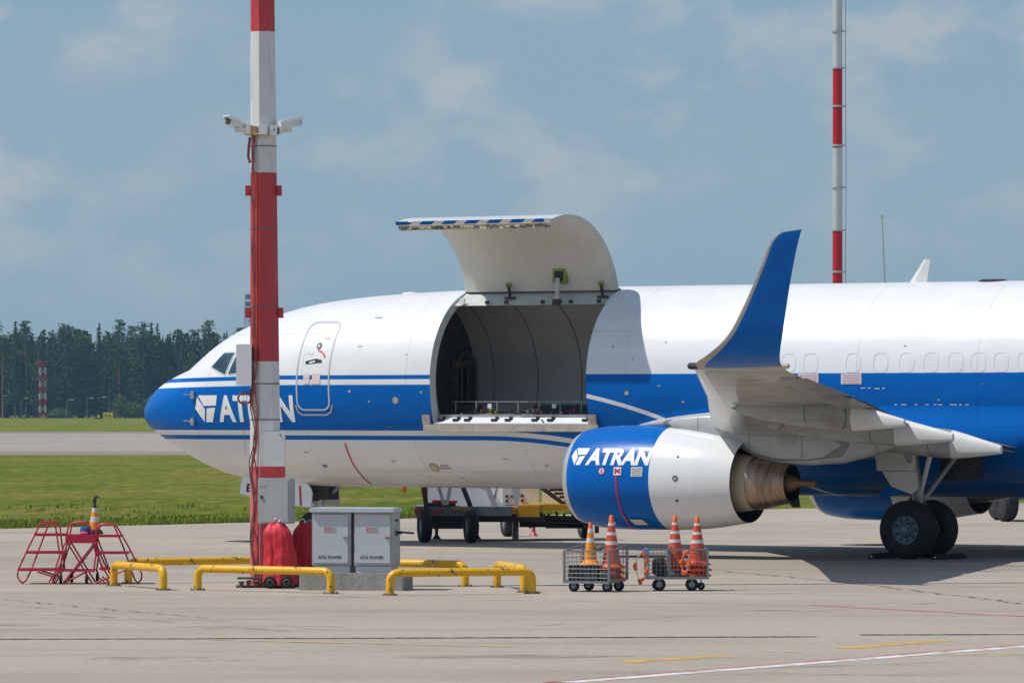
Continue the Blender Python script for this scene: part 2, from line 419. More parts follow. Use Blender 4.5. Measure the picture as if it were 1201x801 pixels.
WM = {'y': worn_mat('yellow_marking', (.74, .44, .05), .40, .58), 'yf': worn_mat('yellow_marking_faint', (.66, .45, .12), .46, .72),
      'r': worn_mat('red_marking', (.56, .12, .12), .36, .60), 'rf': worn_mat('red_marking_faint', (.55, .20, .17), .42, .80),
      'w': worn_mat('white_marking', (.74, .72, .70), .34, .52), 'wf': worn_mat('white_marking_faint', (.66, .64, .60), .42, .68),
      'k': worn_mat('joint_sealant', (.035, .033, .03), .30, .44, 4), 't': worn_mat('tyre_rubber', (.17, .155, .14), .50, .95, .8), 'kf': worn_mat('crack_filler', (.06, .055, .05), .44, .56, 5)}
def stripe(name, p, q, w, m, h=.004, n=24, jit=0.0):
    a, b = G(*p), G(*q); dr = (b - a); ln = dr.length; dr.normalize(); nr = Vector((-dr.y, dr.x, 0))
    mb = MB(); vs = []
    for i in range(n + 1):
        c = a + dr * ln * i / n
        j = rnd.uniform(-jit, jit); k = 1 + (rnd.uniform(-.4, .4) if jit else 0)
        vs += [c + nr * (w * k / 2 + j), c - nr * (w * k / 2 - j)]
    mb.add([(v.x, v.y, h) for v in vs], [(2*i, 2*i+1, 2*i+3, 2*i+2) for i in range(n)])
    o = mb.build(name, WM[m], angle=0); o['kind'] = 'structure'; return o
stripe('expansion_joint', (-20, 749.6), (957, 746.6), .19, 'k', .004, 160, .035)
stripe('expansion_joint', (1008, 744.4), (1500, 743.2), .19, 'k', .004, 60, .02)
stripe('yellow_marking', (-20, 748.0), (250, 750.6), .11, 'yf', .008)
stripe('yellow_marking', (250, 750.6), (600, 758.5), .13, 'y', .008)
stripe('yellow_marking', (600, 758.5), (952, 765), .13, 'yf', .008)
stripe('yellow_marking', (729, 776.6), (858, 769), .32, 'y')
stripe('yellow_marking', (992, 760.2), (1108, 750.8), .32, 'y')
stripe('yellow_marking', (1093, 768.5), (1240, 765.5), .42, 'yf')
stripe('white_marking', (665, 800), (1500, 734.4), .26, 'w')
stripe('red_marking', (640, 800.4), (1500, 732.5), .11, 'r', .008)
stripe('red_marking', (-20, 695), (600, 703.7), .13, 'rf')
stripe('red_marking', (600, 703.7), (950, 709.5), .15, 'rf')
stripe('red_marking', (950, 709.5), (1240, 725), .17, 'r')
stripe('red_marking', (-20, 669), (1240, 683), .12, 'rf')
stripe('white_marking', (664, 695.5), (952, 694.5), .55, 'wf', .008)
stripe('white_marking', (28, 719.4), (72, 719.4), .5, 'wf')
stripe('crack', (840, 669), (985, 682), .08, 'kf', .004, 60, .1)
stripe('crack', (985, 682), (1201, 708), .08, 'kf', .004, 60, .1)
stripe('crack', (0, 703), (240, 725), .05, 'kf', .012, 60, .1)
stripe('red_marking', (-20, 637.5), (600, 622), .22, 'rf')
stripe('yellow_marking', (-20, 641.5), (300, 631), .28, 'yf')
stripe('white_marking', (15, 629.5), (90, 627), .5, 'wf')
stripe('white_marking', (140, 626), (480, 617), .35, 'wf')
stripe('white_marking', (935, 611), (1040, 606), .9, 'wf')
stripe('white_marking', (990, 614), (1060, 613), .6, 'wf')
stripe('red_marking', (930, 622), (1240, 612), .2, 'rf')
stripe('yellow_marking', (-20, 516), (400, 516), 3.0, 'yf', -.006)
for (p_, q_, w_) in (((-20, 708), (420, 741), .22), ((-20, 712), (420, 747), .22), ((520, 741), (1240, 694), .20), ((540, 745), (1240, 697), .20), ((60, 668), (700, 650), .25), ((700, 790), (1240, 772), .25)): stripe('tyre_mark', p_, q_, w_, 't', .0035, 30, .0)
# oil and tyre stains on the apron
def stain(px, py, sx, sy, seed):
    c = G(px, py); q = random.Random(seed); pts = []
    for i in range(28):
        a = 2 * math.pi * i / 28; k = q.uniform(.7, 1.15)
        pts.append((c.x + math.cos(a) * sx * k, c.y + math.sin(a) * sy * k, .0025))
    o = sheet('apron_stain', pts, STAIN); return o
STAIN = worn_mat('oil_stain', (.13, .12, .105), .46, .90, .6)
for i, q in enumerate([(45, 733, .9, .35), (600, 770, 1.4, .5), (350, 700, 1.4, .5), (860, 716, 1.1, .4), (1000, 790, 1.5, .5), (540, 700, 1.2, .4), (250, 772, 1.5, .6), (410, 722, .35, .15), (1050, 640, 3, 1.6), (300, 735, 1.2, .5)]): stain(*q, i)

# grass blades along the apron edge
def tufts():
    mb = MB(); q = random.Random(3)
    nrm = Vector((-d.y, d.x, 0))
    for i in range(22000):
        k = q.random() ** 2 * 7.0
        u = q.uniform(-16, 23)
        base = a + d * (u + (20 if False else 0)) + nrm * (k + .02)
        hh = q.uniform(.02, .07) if k > .6 else q.uniform(.03, .13)
        w = q.uniform(.006, .02); an = q.uniform(0, math.pi); dx, dy = math.cos(an) * w, math.sin(an) * w
        lx, ly = q.uniform(-.05, .05), q.uniform(-.05, .05)
        mb.add([(base.x - dx, base.y - dy, -.02), (base.x + dx, base.y + dy, -.02), (base.x + lx, base.y + ly, hh)], [(0, 1, 2)])
    for i in range(1100):
        k = 4 + q.random() ** 1.5 * 130; base = a + d * q.uniform(-30, 24) + nrm * k; sz = q.uniform(.05, .16) * (1 + k / 150)
        for j in range(10):
            bx, by = base.x + q.gauss(0, sz * 1.6), base.y + q.gauss(0, sz * 4); an = q.uniform(0, math.pi); w = sz * .12; dx, dy = math.cos(an) * w, math.sin(an) * w
            mb.add([(bx - dx, by - dy, -.02), (bx + dx, by + dy, -.02), (bx + q.gauss(0, sz*.4), by, sz * q.uniform(.5, 1))], [(0, 1, 2)])
    o = mb.build('grass_tufts', mat('grass_blades', (.20, .26, .03), .8, var=.6, scale=.5, spec=.1), angle=0)
    tag(o, 'mown grass blades growing along the edge of the concrete apron', 'grass', kind='stuff')
tufts()

# ==================================================================== THE AIRCRAFT
# local axes: x = aft of the nose (s), -y = to the left side (t, towards the camera), z = up
PA = R(31.5); CSA, SNA = math.cos(PA), math.sin(PA)
XN, YN = -7.65, 108.0
jet = empty('cargo_airplane', (XN, YN, 0), -PA, 'white and blue twin-engine cargo airplane with its big side door swung up', 'airplane')
def P(s, t, z): return Vector((s, -t, z))
fzt = pchip([0,.05,.2,.63,1.16,1.47,1.86,2.22,2.64,3.27,3.9,4.7,5.9,7.1,8.6,10,26,30,34,38.0], [2.66,2.84,3.04,3.36,3.58,3.69,3.98,4.24,4.46,4.68,4.85,4.99,5.10,5.16,5.20,5.22,5.22,5.20,5.12,4.75])
fzb = pchip([0,.05,.2,.52,1.2,1.45,1.86,2.3,3.5,4.7,6.5,22,25,29,33,38.0], [2.66,2.52,2.36,2.17,1.82,1.69,1.52,1.39,1.24,1.18,1.18,1.18,1.4,2.2,3.2,4.35])
fw = pchip([0,.05,.2,.63,1.16,1.86,2.64,3.9,5,6.3,25,29,33,38.0], [0.004,.24,.46,.84,1.13,1.38,1.56,1.75,1.84,1.88,1.88,1.62,1.05,.18])
fzc = pchip([0,1.2,3,6,9,25,30,38.0], [2.66,2.86,3.14,3.30,3.34,3.34,3.6,4.5])
def hw(s, z, off=0.0):
    """half width of the hull at station s, height z"""
    w, zt, zb, zc = fw(s) + off, fzt(s) + off, fzb(s) - off, fzc(s)
    k = (z - zc) / ((zt - zc) if z > zc else (zc - zb))
    return w * math.sqrt(max(0.0, 1 - k * k))
def hull(s, z, off=0.006): return P(s, hw(s, z, off), z)
def pixhull(px, py, tfun=hw, t=1.5):
    """station and height of the near-side surface point that this sight line meets"""
    s = z = 0
    for _ in range(80):
        kx = (px - CX) / F
        s = (kx * (YN - CSA * t) - XN + SNA * t) / (CSA + kx * SNA)
        Y = YN - SNA * s - CSA * t
        z = H + (Y0 - py) * Y / F
        t = .7 * t + .3 * tfun(s, z)
    return s, z
TH_H = math.acos((5.14 - 3.34) / 1.88); TH_S = math.acos((2.50 - 3.34) / 2.16)
DS0, DS1 = 8.20, 11.82
def ring(s, th, off=0.0):
    w, zt, zb, zc = fw(s) + off, fzt(s) + off, fzb(s) - off, fzc(s)
    c = math.cos(th)
    return P(s, w * math.sin(th), zc + ((zt - zc) if c > 0 else (zc - zb)) * c)
ths = sorted(set([TH_H, TH_S] + [math.pi * i / 44 for i in range(45) if abs(math.pi*i/44 - TH_H) > .02 and abs(math.pi*i/44 - TH_S) > .02]))
ths_all = ths + [-t for t in reversed(ths[1:-1])]
ss = [0, .02, .05, .09, .14, .2, .28, .38, .5] + [.63 + i * .16 for i in range(35)]
ss = [s for s in ss if s < 6.3] + [6.3 + i * .38 for i in range(5)] + [DS0, 8.8, 9.4, 10, 10.6, 11.2, DS1] + [12.3 + i * .9 for i in range(29)] 
ss = sorted(s for s in ss if s <= 37.99) + [38.0]
mb = MB(); n = len(ths_all)
for s in ss:
    for t in ths_all: mb.v.append(ring(s, t))
for i in range(len(ss) - 1):
    for j in range(n):
        t0_, t1_ = ths_all[j], ths_all[(j + 1) % n]
        if ss[i] > DS0 - .01 and ss[i+1] < DS1 + .01 and t0_ > TH_H - .001 and TH_H < t1_ <= TH_S + .001 and t0_ < TH_S - .001: continue
        mb.f.append([i*n+j, i*n+(j+1) % n, (i+1)*n+(j+1) % n, (i+1)*n+j]); mb.m.append(0)
mb.f.append([(len(ss)-1)*n+j for j in range(n)]); mb.m.append(0)

def livery_mat(name, door=False):
    m = bpy.data.materials.new(name); nt, b = NT(m); N, K = nt.nodes.new, nt.links.new
    b.inputs['Roughness'].default_value = .36; b.inputs['Coat Roughness'].default_value = .08
    tc = N('ShaderNodeTexCoord'); sp = N('ShaderNodeSeparateXYZ'); K(tc.outputs['Object'], sp.inputs[0])
    X, Z = sp.outputs[0], sp.outputs[2]
    def ma(op, a, b2=None, c=None):
        x = N('ShaderNodeMath'); x.operation = op
        for i, q in enumerate((a, b2, c)):
            if q is None: continue
            if isinstance(q, (int, float)): x.inputs[i].default_value = q
            else: K(q, x.inputs[i])
        return x.outputs[0]
    gt = lambda p, q: ma('GREATER_THAN', p, q)
    lt = lambda p, q: ma('LESS_THAN', p, q)
    AND = lambda p, q: ma('MULTIPLY', p, q)
    OR = lambda p, q: ma('MAXIMUM', p, q)
    nose = ma('MAXIMUM', ma('SUBTRACT', 4.5, X), 0)
    dip = ma('MULTIPLY', nose, .016)
    zt = ma('SUBTRACT', 3.462, dip)
    aft = ma('MAXIMUM', ma('SUBTRACT', X, 9.3), 0)
    Lz = ma('SUBTRACT', 2.345, ma('MULTIPLY', ma('MULTIPLY', aft, aft), .036))
    fwd = lt(X, 10.0)
    blue1 = AND(AND(lt(Z, zt), gt(Z, ma('SUBTRACT', zt, .085))), fwd)
    main_top = ma('SUBTRACT', zt, ma('MULTIPLY', fwd, .195))
    main = AND(lt(Z, main_top), gt(Z, Lz))
    low = AND(lt(Z, ma('SUBTRACT', Lz, .10)), gt(Z, ma('SUBTRACT', Lz, .19)))
    low = AND(low, gt(X, .42))
    ds = ma('SUBTRACT', X, 11.9)
    sw = ma('SUBTRACT', ma('SUBTRACT', 3.02, ma('MULTIPLY', ds, .20)), ma('MULTIPLY', ma('MULTIPLY', ds, ds), .045))
    swoosh = AND(lt(ma('ABSOLUTE', ma('SUBTRACT', Z, sw)), .042), AND(gt(X, 11.0), lt(X, 17.5)))
    aftblue = AND(AND(gt(X, 14.4), gt(Z, 1.30)), lt(Z, zt))
    blue = OR(OR(OR(blue1, low), main), aftblue)
    blue = AND(blue, ma('SUBTRACT', 1, swoosh))
    ns = N('ShaderNodeTexNoise'); ns.inputs['Scale'].default_value = 1.2; ns.inputs['Detail'].default_value = 6
    mpn = N('ShaderNodeMapping'); mpn.inputs['Scale'].default_value = (1, 1, 2.5); K(tc.outputs['Object'], mpn.inputs[0]); K(mpn.outputs[0], ns.inputs[0])
    mr = N('ShaderNodeMapRange'); mr.inputs[1].default_value = .3; mr.inputs[2].default_value = .7; mr.inputs[3].default_value = .94; mr.inputs[4].default_value = 1.03; K(ns.outputs[0], mr.inputs[0])
    # skin joints: thin rings every frame bay and lap joints along the hull
    def joint(coord, step, w):
        f = ma('FRACT', ma('DIVIDE', coord, step)); return lt(f, w / step)
    jx = joint(X, 2.54, .012)
    jz = joint(ma('ADD', Z, .35), .93, .010)
    jj = ma('MULTIPLY', OR(jx, jz), .20)
    shade = ma('MULTIPLY', mr.outputs[0], ma('SUBTRACT', 1, jj))
    mx = N('ShaderNodeMix'); mx.data_type = 'RGBA'; mx.inputs[6].default_value = (*WHITE, 1); mx.inputs[7].default_value = (*BLUE, 1); K(blue, mx.inputs[0])
    m2 = N('ShaderNodeMix'); m2.data_type = 'RGBA'; m2.blend_type = 'MULTIPLY'; m2.inputs[0].default_value = 1; K(mx.outputs[2], m2.inputs[6]); K(shade, m2.inputs[7])
    # belly grime
    bz = N('ShaderNodeMapRange'); bz.inputs[1].default_value = 1.75; bz.inputs[2].default_value = 1.25; bz.inputs[3].default_value = 0; bz.inputs[4].default_value = .75; K(Z, bz.inputs[0])
    gn = N('ShaderNodeTexNoise'); gn.inputs['Scale'].default_value = 1.0; gn.inputs['Detail'].default_value = 8; gn.inputs['Roughness'].default_value = .7
    mg = N('ShaderNodeMapping'); mg.inputs['Scale'].default_value = (.35, 2, 2); K(tc.outputs['Object'], mg.inputs[0]); K(mg.outputs[0], gn.inputs[0])
    gr = N('ShaderNodeMapRange'); gr.inputs[1].default_value = .42; gr.inputs[2].default_value = .68; K(gn.outputs[0], gr.inputs[0])
    gm = AND(bz.outputs[0], gr.outputs[0])
    m3 = N('ShaderNodeMix'); m3.data_type = 'RGBA'; m3.inputs[7].default_value = (.40, .35, .27, 1); K(gm, m3.inputs[0]); K(m2.outputs[2], m3.inputs[6])
    K(m3.outputs[2], b.inputs['Base Color'])
    K(ma('SUBTRACT', .16, ma('MULTIPLY', blue, .12)), b.inputs['Coat Weight']); K(ma('SUBTRACT', .40, ma('MULTIPLY', blue, .30)), b.inputs['Specular IOR Level'])
    n3 = N('ShaderNodeTexNoise'); n3.inputs['Scale'].default_value = .9; n3.inputs['Detail'].default_value = 2
    hh = ma('SUBTRACT', ma('MULTIPLY', n3.outputs[0], .5), ma('MULTIPLY', OR(jx, jz), .25)); K(mpn.outputs[0], n3.inputs[0])
    bp = N('ShaderNodeBump'); bp.inputs['Strength'].default_value = .55; bp.inputs['Distance'].default_value = .04
    K(hh, bp.inputs['Height']); K(bp.outputs[0], b.inputs['Normal'])
    return m
M['livery'] = livery_mat('hull_livery')
hullo = mb.build('fuselage', 'livery', jet, angle=50)

# edge frame of the cargo opening, hold lining, floor, bulkhead
def RI(s, th, r=1.73): return P(s, r * math.sin(th), 3.34 + r * math.cos(th))
mb = MB()
thd = [TH_H + (TH_S - TH_H) * i / 30 for i in range(31)]
for s, s2 in ((DS0, DS0 + .05), (DS1, DS1 - .05)):
    vs = []
    for t in thd: vs += [ring(s, t, .004), ring(s2, t, -.13)]
    mb.add(vs, [(2*i, 2*i+1, 2*i+3, 2*i+2) for i in range(30)])
split_build(mb, 'opening_rim', 'frame', hullo, angle=60)
mb = MB(); thl = [R(-118) + R(236) * i / 48 for i in range(49)]
thl = sorted(set([t for t in thl if min(abs(t-TH_H), abs(t-TH_S)) > .03] + [TH_H, TH_S]))
sl = [7.02, 7.6, DS0 + .05, 9.1, 10, 10.9, DS1 - .05, 13, 15, 18, 21, 24]
k = len(thl)
for s in sl:
    for t in thl: mb.v.append(RI(s, t))
for i in range(len(sl) - 1):
    for j in range(k - 1):
        if sl[i] > DS0 and sl[i+1] < DS1 and thl[j] > TH_H - .001 and thl[j] < TH_S - .001: continue
        mb.f.append([i*k+j, i*k+j+1, (i+1)*k+j+1, (i+1)*k+j]); mb.m.append(0)
zf = 2.52
mb.add([P(7.02, 1.52, zf), P(24, 1.52, zf), P(24, -1.52, zf), P(7.02, -1.52, zf)], [(0, 1, 2, 3)], 1)
for s, mi in ((7.02, 1), (24, 0)):
    mb.add([RI(s, t) for t in thl], [tuple(range(k))], mi)
mb.build('hold_lining', ['liner', 'grime'], hullo, angle=40)
mb = MB()   # seams of the lining panels
for s in (7.5, 8.55, 9.6, 10.65, 11.7, 12.75):
    for side in (-1,) if DS0 < s < DS1 else (-1, 1):
        pts = [RI(s, side * R(q), 1.718) for q in range(4, 116, 4)]
        mb.tube(pts, .010, 5)
split_build(mb, 'lining_seam', 'liner_seam', hullo, angle=60)
mb = MB()   # doorway in the forward bulkhead
mb.box(P(7.07, -1.12, 3.15), (.08, .66, 1.25), mi=0); mb.box(P(7.12, -1.12, 3.08), (.05, .44, 1.1), mi=1)
mb.tube([P(7.18, -1.12 + .36 * math.cos(R(q)), 3.62 + .30 * math.sin(R(q))) for q in range(0, 181, 15)], .04, 6, 0)
for q in (-1.48, -1.2, -.95, -.76): mb.box(P(7.18, q, 3.08), (.04, .05, 1.1), mi=0)
mb.build('bulkhead_doorway', [mat('doorway_brown', (.16, .13, .10), .7, var=.4, scale=6), 'dark'], hullo, angle=0)
mb = MB()   # cargo floor hardware seen over the sill
q = random.Random(5)
mb.box(P((DS0+DS1)/2, 1.02, zf + .17), (DS1 - DS0 - .14, .04, .34), mi=0)
for z in (.16, .405): mb.box(P((DS0+DS1)/2, 1.14, zf + z), (DS1 - DS0 - .14, .022, .018), mi=2)
for i in range(8):
    s = DS0 + .16 + i * .49
    mb.box(P(s, 1.16, zf + .21), (.022, .03, .42), mi=2)
    mb.box(P(s + .22, 1.20, zf + .08), (.34, .10, .10), mi=0)
    mb.box(P(s + .25, 1.26, zf + .13), (.36, .02, .02), mi=2)
for i in range(60):
    s = q.uniform(DS0 + .1, DS1 - .1); t = q.uniform(1.2, 1.5)
    mb.box(P(s, t, zf + .035 + q.uniform(0, .20)), (q.uniform(.02, .07), .04, q.uniform(.03, .08)), mi=q.choice([0, 0, 2, 1, 3]))
for s in (9.22, 10.72): mb.box(P(s, 1.25, zf + .32), (.09, .03, .09), mi=4); mb.box(P(s, 1.27, zf + .24), (.05, .03, .03), mi=3)
for t in (-1.2, -.7, -.2, .3, .8): mb.box(P(15, t, zf + .03), (17, .12, .05), mi=2)
for i in range(6): mb.box(P(DS0 + .9 + i * .55, -1.38, zf + .22), (.46, .05, .26), mi=5)
mb.build('roller_floor', ['dark', 'lime', 'greymetal', mat('hardware_red', (.25, .03, .02), .6), 'white_plain', 'liner_seam'], hullo, angle=0)
mb = MB()   # white sill with latches
vs = []
for i in range(13):
    s = DS0 + (DS1 - DS0) * i / 12
    vs += [P(s, hw(s, 2.49, .012), 2.484), P(s, 1.60, 2.612), P(s, 1.42, 2.62)]
mb.add(vs, sum([[(3*i, 3*i+1, 3*i+4, 3*i+3), (3*i+1, 3*i+2, 3*i+5, 3*i+4)] for i in range(12)], []), 0)
for s in (8.33, 8.68, 8.95, 9.58, 9.90, 10.52, 10.88, 11.68):
    mb.box(P(s, 1.675, 2.565), (.12, .06, .05), mi=1); mb.box(P(s + .05, 1.64, 2.60), (.05, .06, .06), mi=1)
mb.box(P(10.72, 1.715, 2.555), (.04, .03, .04), mi=2)
mb.build('door_sill', ['white', 'dark', 'lime'], hullo, angle=20)
mb = MB()   # tan board hooked over the sill to protect the skin
def U(s0, s1, z0, z1, t0=1.79, th=.05):
    tt = lambda z: max(t0, hw(10, z) + .03)
    mb.add([P(s0, tt(z0), z0), P(s1, tt(z0), z0), P(s1, tt(z1), z1), P(s0, tt(z1), z1), P(s0, tt(z0)+th, z0), P(s1, tt(z0)+th, z0), P(s1, tt(z1)+th, z1), P(s0, tt(z1)+th, z1)],
           [(0,1,2,3),(4,5,6,7),(0,1,5,4),(1,2,6,5),(2,3,7,6),(3,0,4,7)])
U(8.02, 9.35, 2.335, 2.475); U(9.353, 10.60, 2.335, 2.475); U(10.603, 12.06, 2.335, 2.475)
U(8.0, 8.17, 2.478, 2.67); U(11.85, 12.03, 2.478, 2.67)
mb.build('sill_guard', 'tan', jet, angle=0)
mb = MB()   # header beam with hinge lugs
vs = []
for s in (DS0 + .03, DS1 - .03):
    vs += [P(s, .52, 5.12), P(s, 1.00, 4.85), P(s, .6, 4.85)]
mb.add(vs, [(0, 1, 4, 3), (1, 2, 5, 4), (0, 1, 2), (3, 4, 5)], 0)
for s in (9.45, 10.3, 10.95, 11.6, 9.0): mb.box(P(s, 1.0, 4.91), (.07, .05, .07), mi=1)
mb.box(P(8.42, 1.0, 4.94), (.10, .05, .12), mi=2)
mb.build('header_beam', ['frame', 'dark', 'white'], hullo, angle=0)

# the cargo door, swung up about its hinge line
ROT = R(92.7); HT, HZ = .55, 5.15
def D(s, th, r):
    t, z = r * math.sin(th), 3.34 + (r * math.cos(th) if math.cos(th) > 0 else (2.16 / 1.88) * r * math.cos(th))
    dt, dz = t - HT, z - HZ
    c, sn = math.cos(ROT), math.sin(ROT)
    return P(s, HT + c * dt - sn * dz, HZ + sn * dt + c * dz), z
S0, S1 = DS0 + .02, DS1 - .02
mb = MB(); NS = 30
def arc_sheet(r, s0, s1, mi, flip=False, lo=0.0, hi=1.0):
    vs = []; cl = []
    for i in range(NS + 1):
        th = TH_H + (TH_S - TH_H) * (lo + (hi - lo) * i / NS)
        p, z = D(s0, th, r); p2, _ = D(s1, th, r); vs += [p, p2]; cl.append(z)
    o = len(mb.v); mb.v += vs
    for i in range(NS):
        m_ = mi if mi is not None else (0 if (cl[i] > 3.46 or i > NS - 6) else 1)
        mb.f.append([o + 2*i, o + 2*i+1, o + 2*i+3, o + 2*i+2]); mb.m.append(m_)
arc_sheet(1.885, S0, S1, None)
arc_sheet(1.83, S0 + .09, S1 - .09, 2)
for s, s2 in ((S0, S0 + .09), (S1, S1 - .09)):     # rim, stepped like the seal land
    vs = []
    for i in range(NS + 1):
        th = TH_H + (TH_S - TH_H) * i / NS
        vs += [D(s, th, 1.885)[0], D(s, th, 1.87)[0], D((s + s2) / 2, th, 1.855)[0], D(s2, th, 1.83)[0]]
    mb.add(vs, sum([[(4*i+j, 4*i+j+1, 4*i+j+5, 4*i+j+4) for j in range(3)] for i in range(NS)], []), 3)
for th in (TH_H, TH_S):
    mb.add([D(S0, th, 1.885)[0], D(S1, th, 1.885)[0], D(S1 - .09, th, 1.83)[0], D(S0 + .09, th, 1.83)[0]], [(0, 1, 2, 3)], 4)
cdoor = mb.build('cargo_door', ['white', 'blue', 'door_in', 'frame', 'grime'], jet, angle=50)
cdoor['label'] = 'open main deck cargo door with pale beige inner face'
mb = MB()   # blue and white striped lower edge of the skin, its latch channel below
th = TH_S + .012
e = [D(0, TH_S + .001, 1.885)[0], D(0, TH_S + .001, 1.78)[0]]
ax = (e[0] - e[1]).normalized(); outw = Vector((0, ax.z, -ax.y)) * -1
if outw.y > 0: outw = -outw
zt_ = e[0] + outw * .02
def lip(s0, s1, u0, u1, mi, sk=0.0, o_=.03):
    a0, a1 = e[1] + ax * u0 + outw * o_, e[1] + ax * u1 + outw * o_
    mb.add([a0 + Vector((s0, 0, 0)), a0 + Vector((s1, 0, 0)), a1 + Vector((s1 + sk, 0, 0)), a1 + Vector((s0 + sk, 0, 0))], [(0, 1, 2, 3)], mi)
xs_ = S0; k_ = 0
while xs_ < S1 - .05:
    w_ = .30 if k_ % 2 == 0 else .22
    x2_ = min(xs_ + w_, S1)
    lip(xs_, x2_, .055, .135, k_ % 2, .12 if 0 < xs_ - S0 and x2_ < S1 - .13 else 0, .03 + .0015 * (k_ % 2)); xs_ = x2_; k_ += 1
mb.box(e[1] + ax * .00 + outw * .01 + Vector(((S0 + S1) / 2, 0, 0)), (S1 - S0 - .1, .06, .10), Euler((math.atan2(ax.z, ax.y) - R(90), 0, 0)).to_matrix(), 2)
for i in range(46):
    s = S0 + .1 + i * (S1 - S0 - .2) / 45
    mb.box(e[1] + ax * q.uniform(-.035, .02) + outw * .045 + Vector((s, 0, 0)), (q.uniform(.03, .12), .03, q.uniform(.02, .045)), None, q.choice([3, 3, 2, 4, 5]))
mb.build('striped_edge', ['blue', 'white', 'cream', 'grime', 'dark', 'cream'], cdoor, angle=0)
mb = MB()   # actuator, its box and the hinge arms
pb, _ = D(10.55, TH_H + .17, 1.82); pa = P(10.62, .98, 4.90)
mb.box(pb, (.30, .14, .30), mi=1); mb.box(pb + Vector((0, -.06, 0)), (.20, .04, .2), mi=0)
mb.tube([pa, pb + Vector((0, -.12, -.05))], .045, 10, 2); mb.box(pa, (.16, .10, .12), mi=0)
for s in (9.3, 11.45):
    p1, _ = D(s, TH_H + .08, 1.81); p2 = P(s + .12, .80, 5.0)
    mb.bar(p1, p2, .05, .05, 0); mb.box(p1, (.12, .06, .08), mi=1); mb.box(p2, (.24, .05, .04), mi=0)
split_build(mb, 'door_actuator', ['dark', 'lime', 'frame'], cdoor, angle=30)
mb = MB()
mb.tube([P(S0 - .01, HT - .02, HZ - .005), P(S1 + .01, HT - .02, HZ - .005)], .03, 10, 0)
mb.build('door_hinge', ['grime'], cdoor)

# outline helper: thin raised strip following the hull
def hull_loop(mb, pts, w=.022, off=.005, closed=True, mi=0, sub=6):
    out = []
    m_ = len(pts) if closed else len(pts) - 1
    for i in range(m_):
        p, q_ = pts[i], pts[(i + 1) % len(pts)]
        n_ = max(1, math.ceil(math.hypot(q_[0]-p[0], q_[1]-p[1]) / .05))
        for j in range(n_): out.append((p[0] + (q_[0]-p[0])*j/n_, p[1] + (q_[1]-p[1])*j/n_))
    if not closed: out.append(pts[-1])
    vs = []; k = len(out)
    for i in range(k):
        a_ = out[i-1] if (closed or i) else out[i]; b2 = out[(i+1) % k] if (closed or i < k-1) else out[i]
        dx, dz = b2[0]-a_[0], b2[1]-a_[1]; l = math.hypot(dx, dz) or 1; nx, nz = -dz/l*w/2, dx/l*w/2
        vs += [hull(out[i][0]+nx, out[i][1]+nz, off), hull(out[i][0]-nx, out[i][1]-nz, off)]
    mb.add(vs, [(2*i, 2*i+1, 2*((i+1) % k)+1, 2*((i+1) % k)) for i in range(k if closed else k-1)], mi)
def rrect(s0, s1, z0, z1, r, n=5):
    pts = []
    for cx, cz, a0 in ((s1-r, z1-r, 0), (s0+r, z1-r, 90), (s0+r, z0+r, 180), (s1-r, z0+r, 270)):
        for i in range(n + 1):
            an = R(a0 + 90 * i / n); pts.append((cx + r*math.cos(an), cz + r*math.sin(an)))
    return pts
mb = MB()
dl, dr_, dz0, dz1 = 4.97, 5.77, 2.76, 4.55
loop = rrect(dl, dr_, dz0, dz1, .17)
hull_loop(mb, [p for p in loop], .035, .006, mi=0, sub=3)
hull_loop(mb, [(dl - .04, 2.86), (dl, 2.72), (dl + .1, 2.66), (dr_ - .1, 2.66), (dr_ + .02, 2.72), (dr_ + .07, 2.86)], .03, .012, False, 1)
def hdisc(mb, s, z, rx, rz, mi, off=.009, n=14):
    c = [hull(s + rx*math.cos(2*math.pi*i/n), z + rz*math.sin(2*math.pi*i/n), off) for i in range(n)]
    mb.add(c, [tuple(range(n))], mi)
def hpoly(mb, pts, mi, off=.009): mb.add([hull(s, z, off) for s, z in pts], [tuple(range(len(pts)))], mi)
hdisc(mb, 5.42, 4.06, .062, .065, 2); hdisc(mb, 5.42, 4.06, .035, .04, 0, .012)
hpoly(mb, [(5.16, 3.69), (5.56, 3.72), (5.56, 3.77), (5.42, 3.80), (5.16, 3.75)], 2); hpoly(mb, [(5.26, 3.70), (5.40, 3.735), (5.40, 3.76), (5.26, 3.735)], 3, .012)
hull_loop(mb, [(5.42, 3.97), (5.52, 3.94), (5.60, 3.87), (5.62, 3.82)], .035, .01, False, 4)
hpoly(mb, [(5.14, 3.40), (5.30, 3.40), (5.30, 3.50), (5.14, 3.50)], 5, .01); hpoly(mb, [(5.14, 3.285), (5.30, 3.285), (5.30, 3.395), (5.14, 3.395)], 5, .01)
hpoly(mb, [(5.36, 3.285), (5.56, 3.285), (5.56, 3.50), (5.36, 3.50)], 5, .01)
hull_loop(mb, [(5.16, 3.93), (5.30, 3.90)], .05, .008, False, 5); hull_loop(mb, [(5.48, 4.24), (5.62, 4.21)], .05, .008, False, 5)
mb.build('crew_door', [mat('seal_grey', (.50, .52, .54), .5), 'bare', 'ink', 'decal', 'pinkred', mat('pale_pink_decal', (.78, .62, .62), .5, var=.25, scale=50)], jet, angle=30)

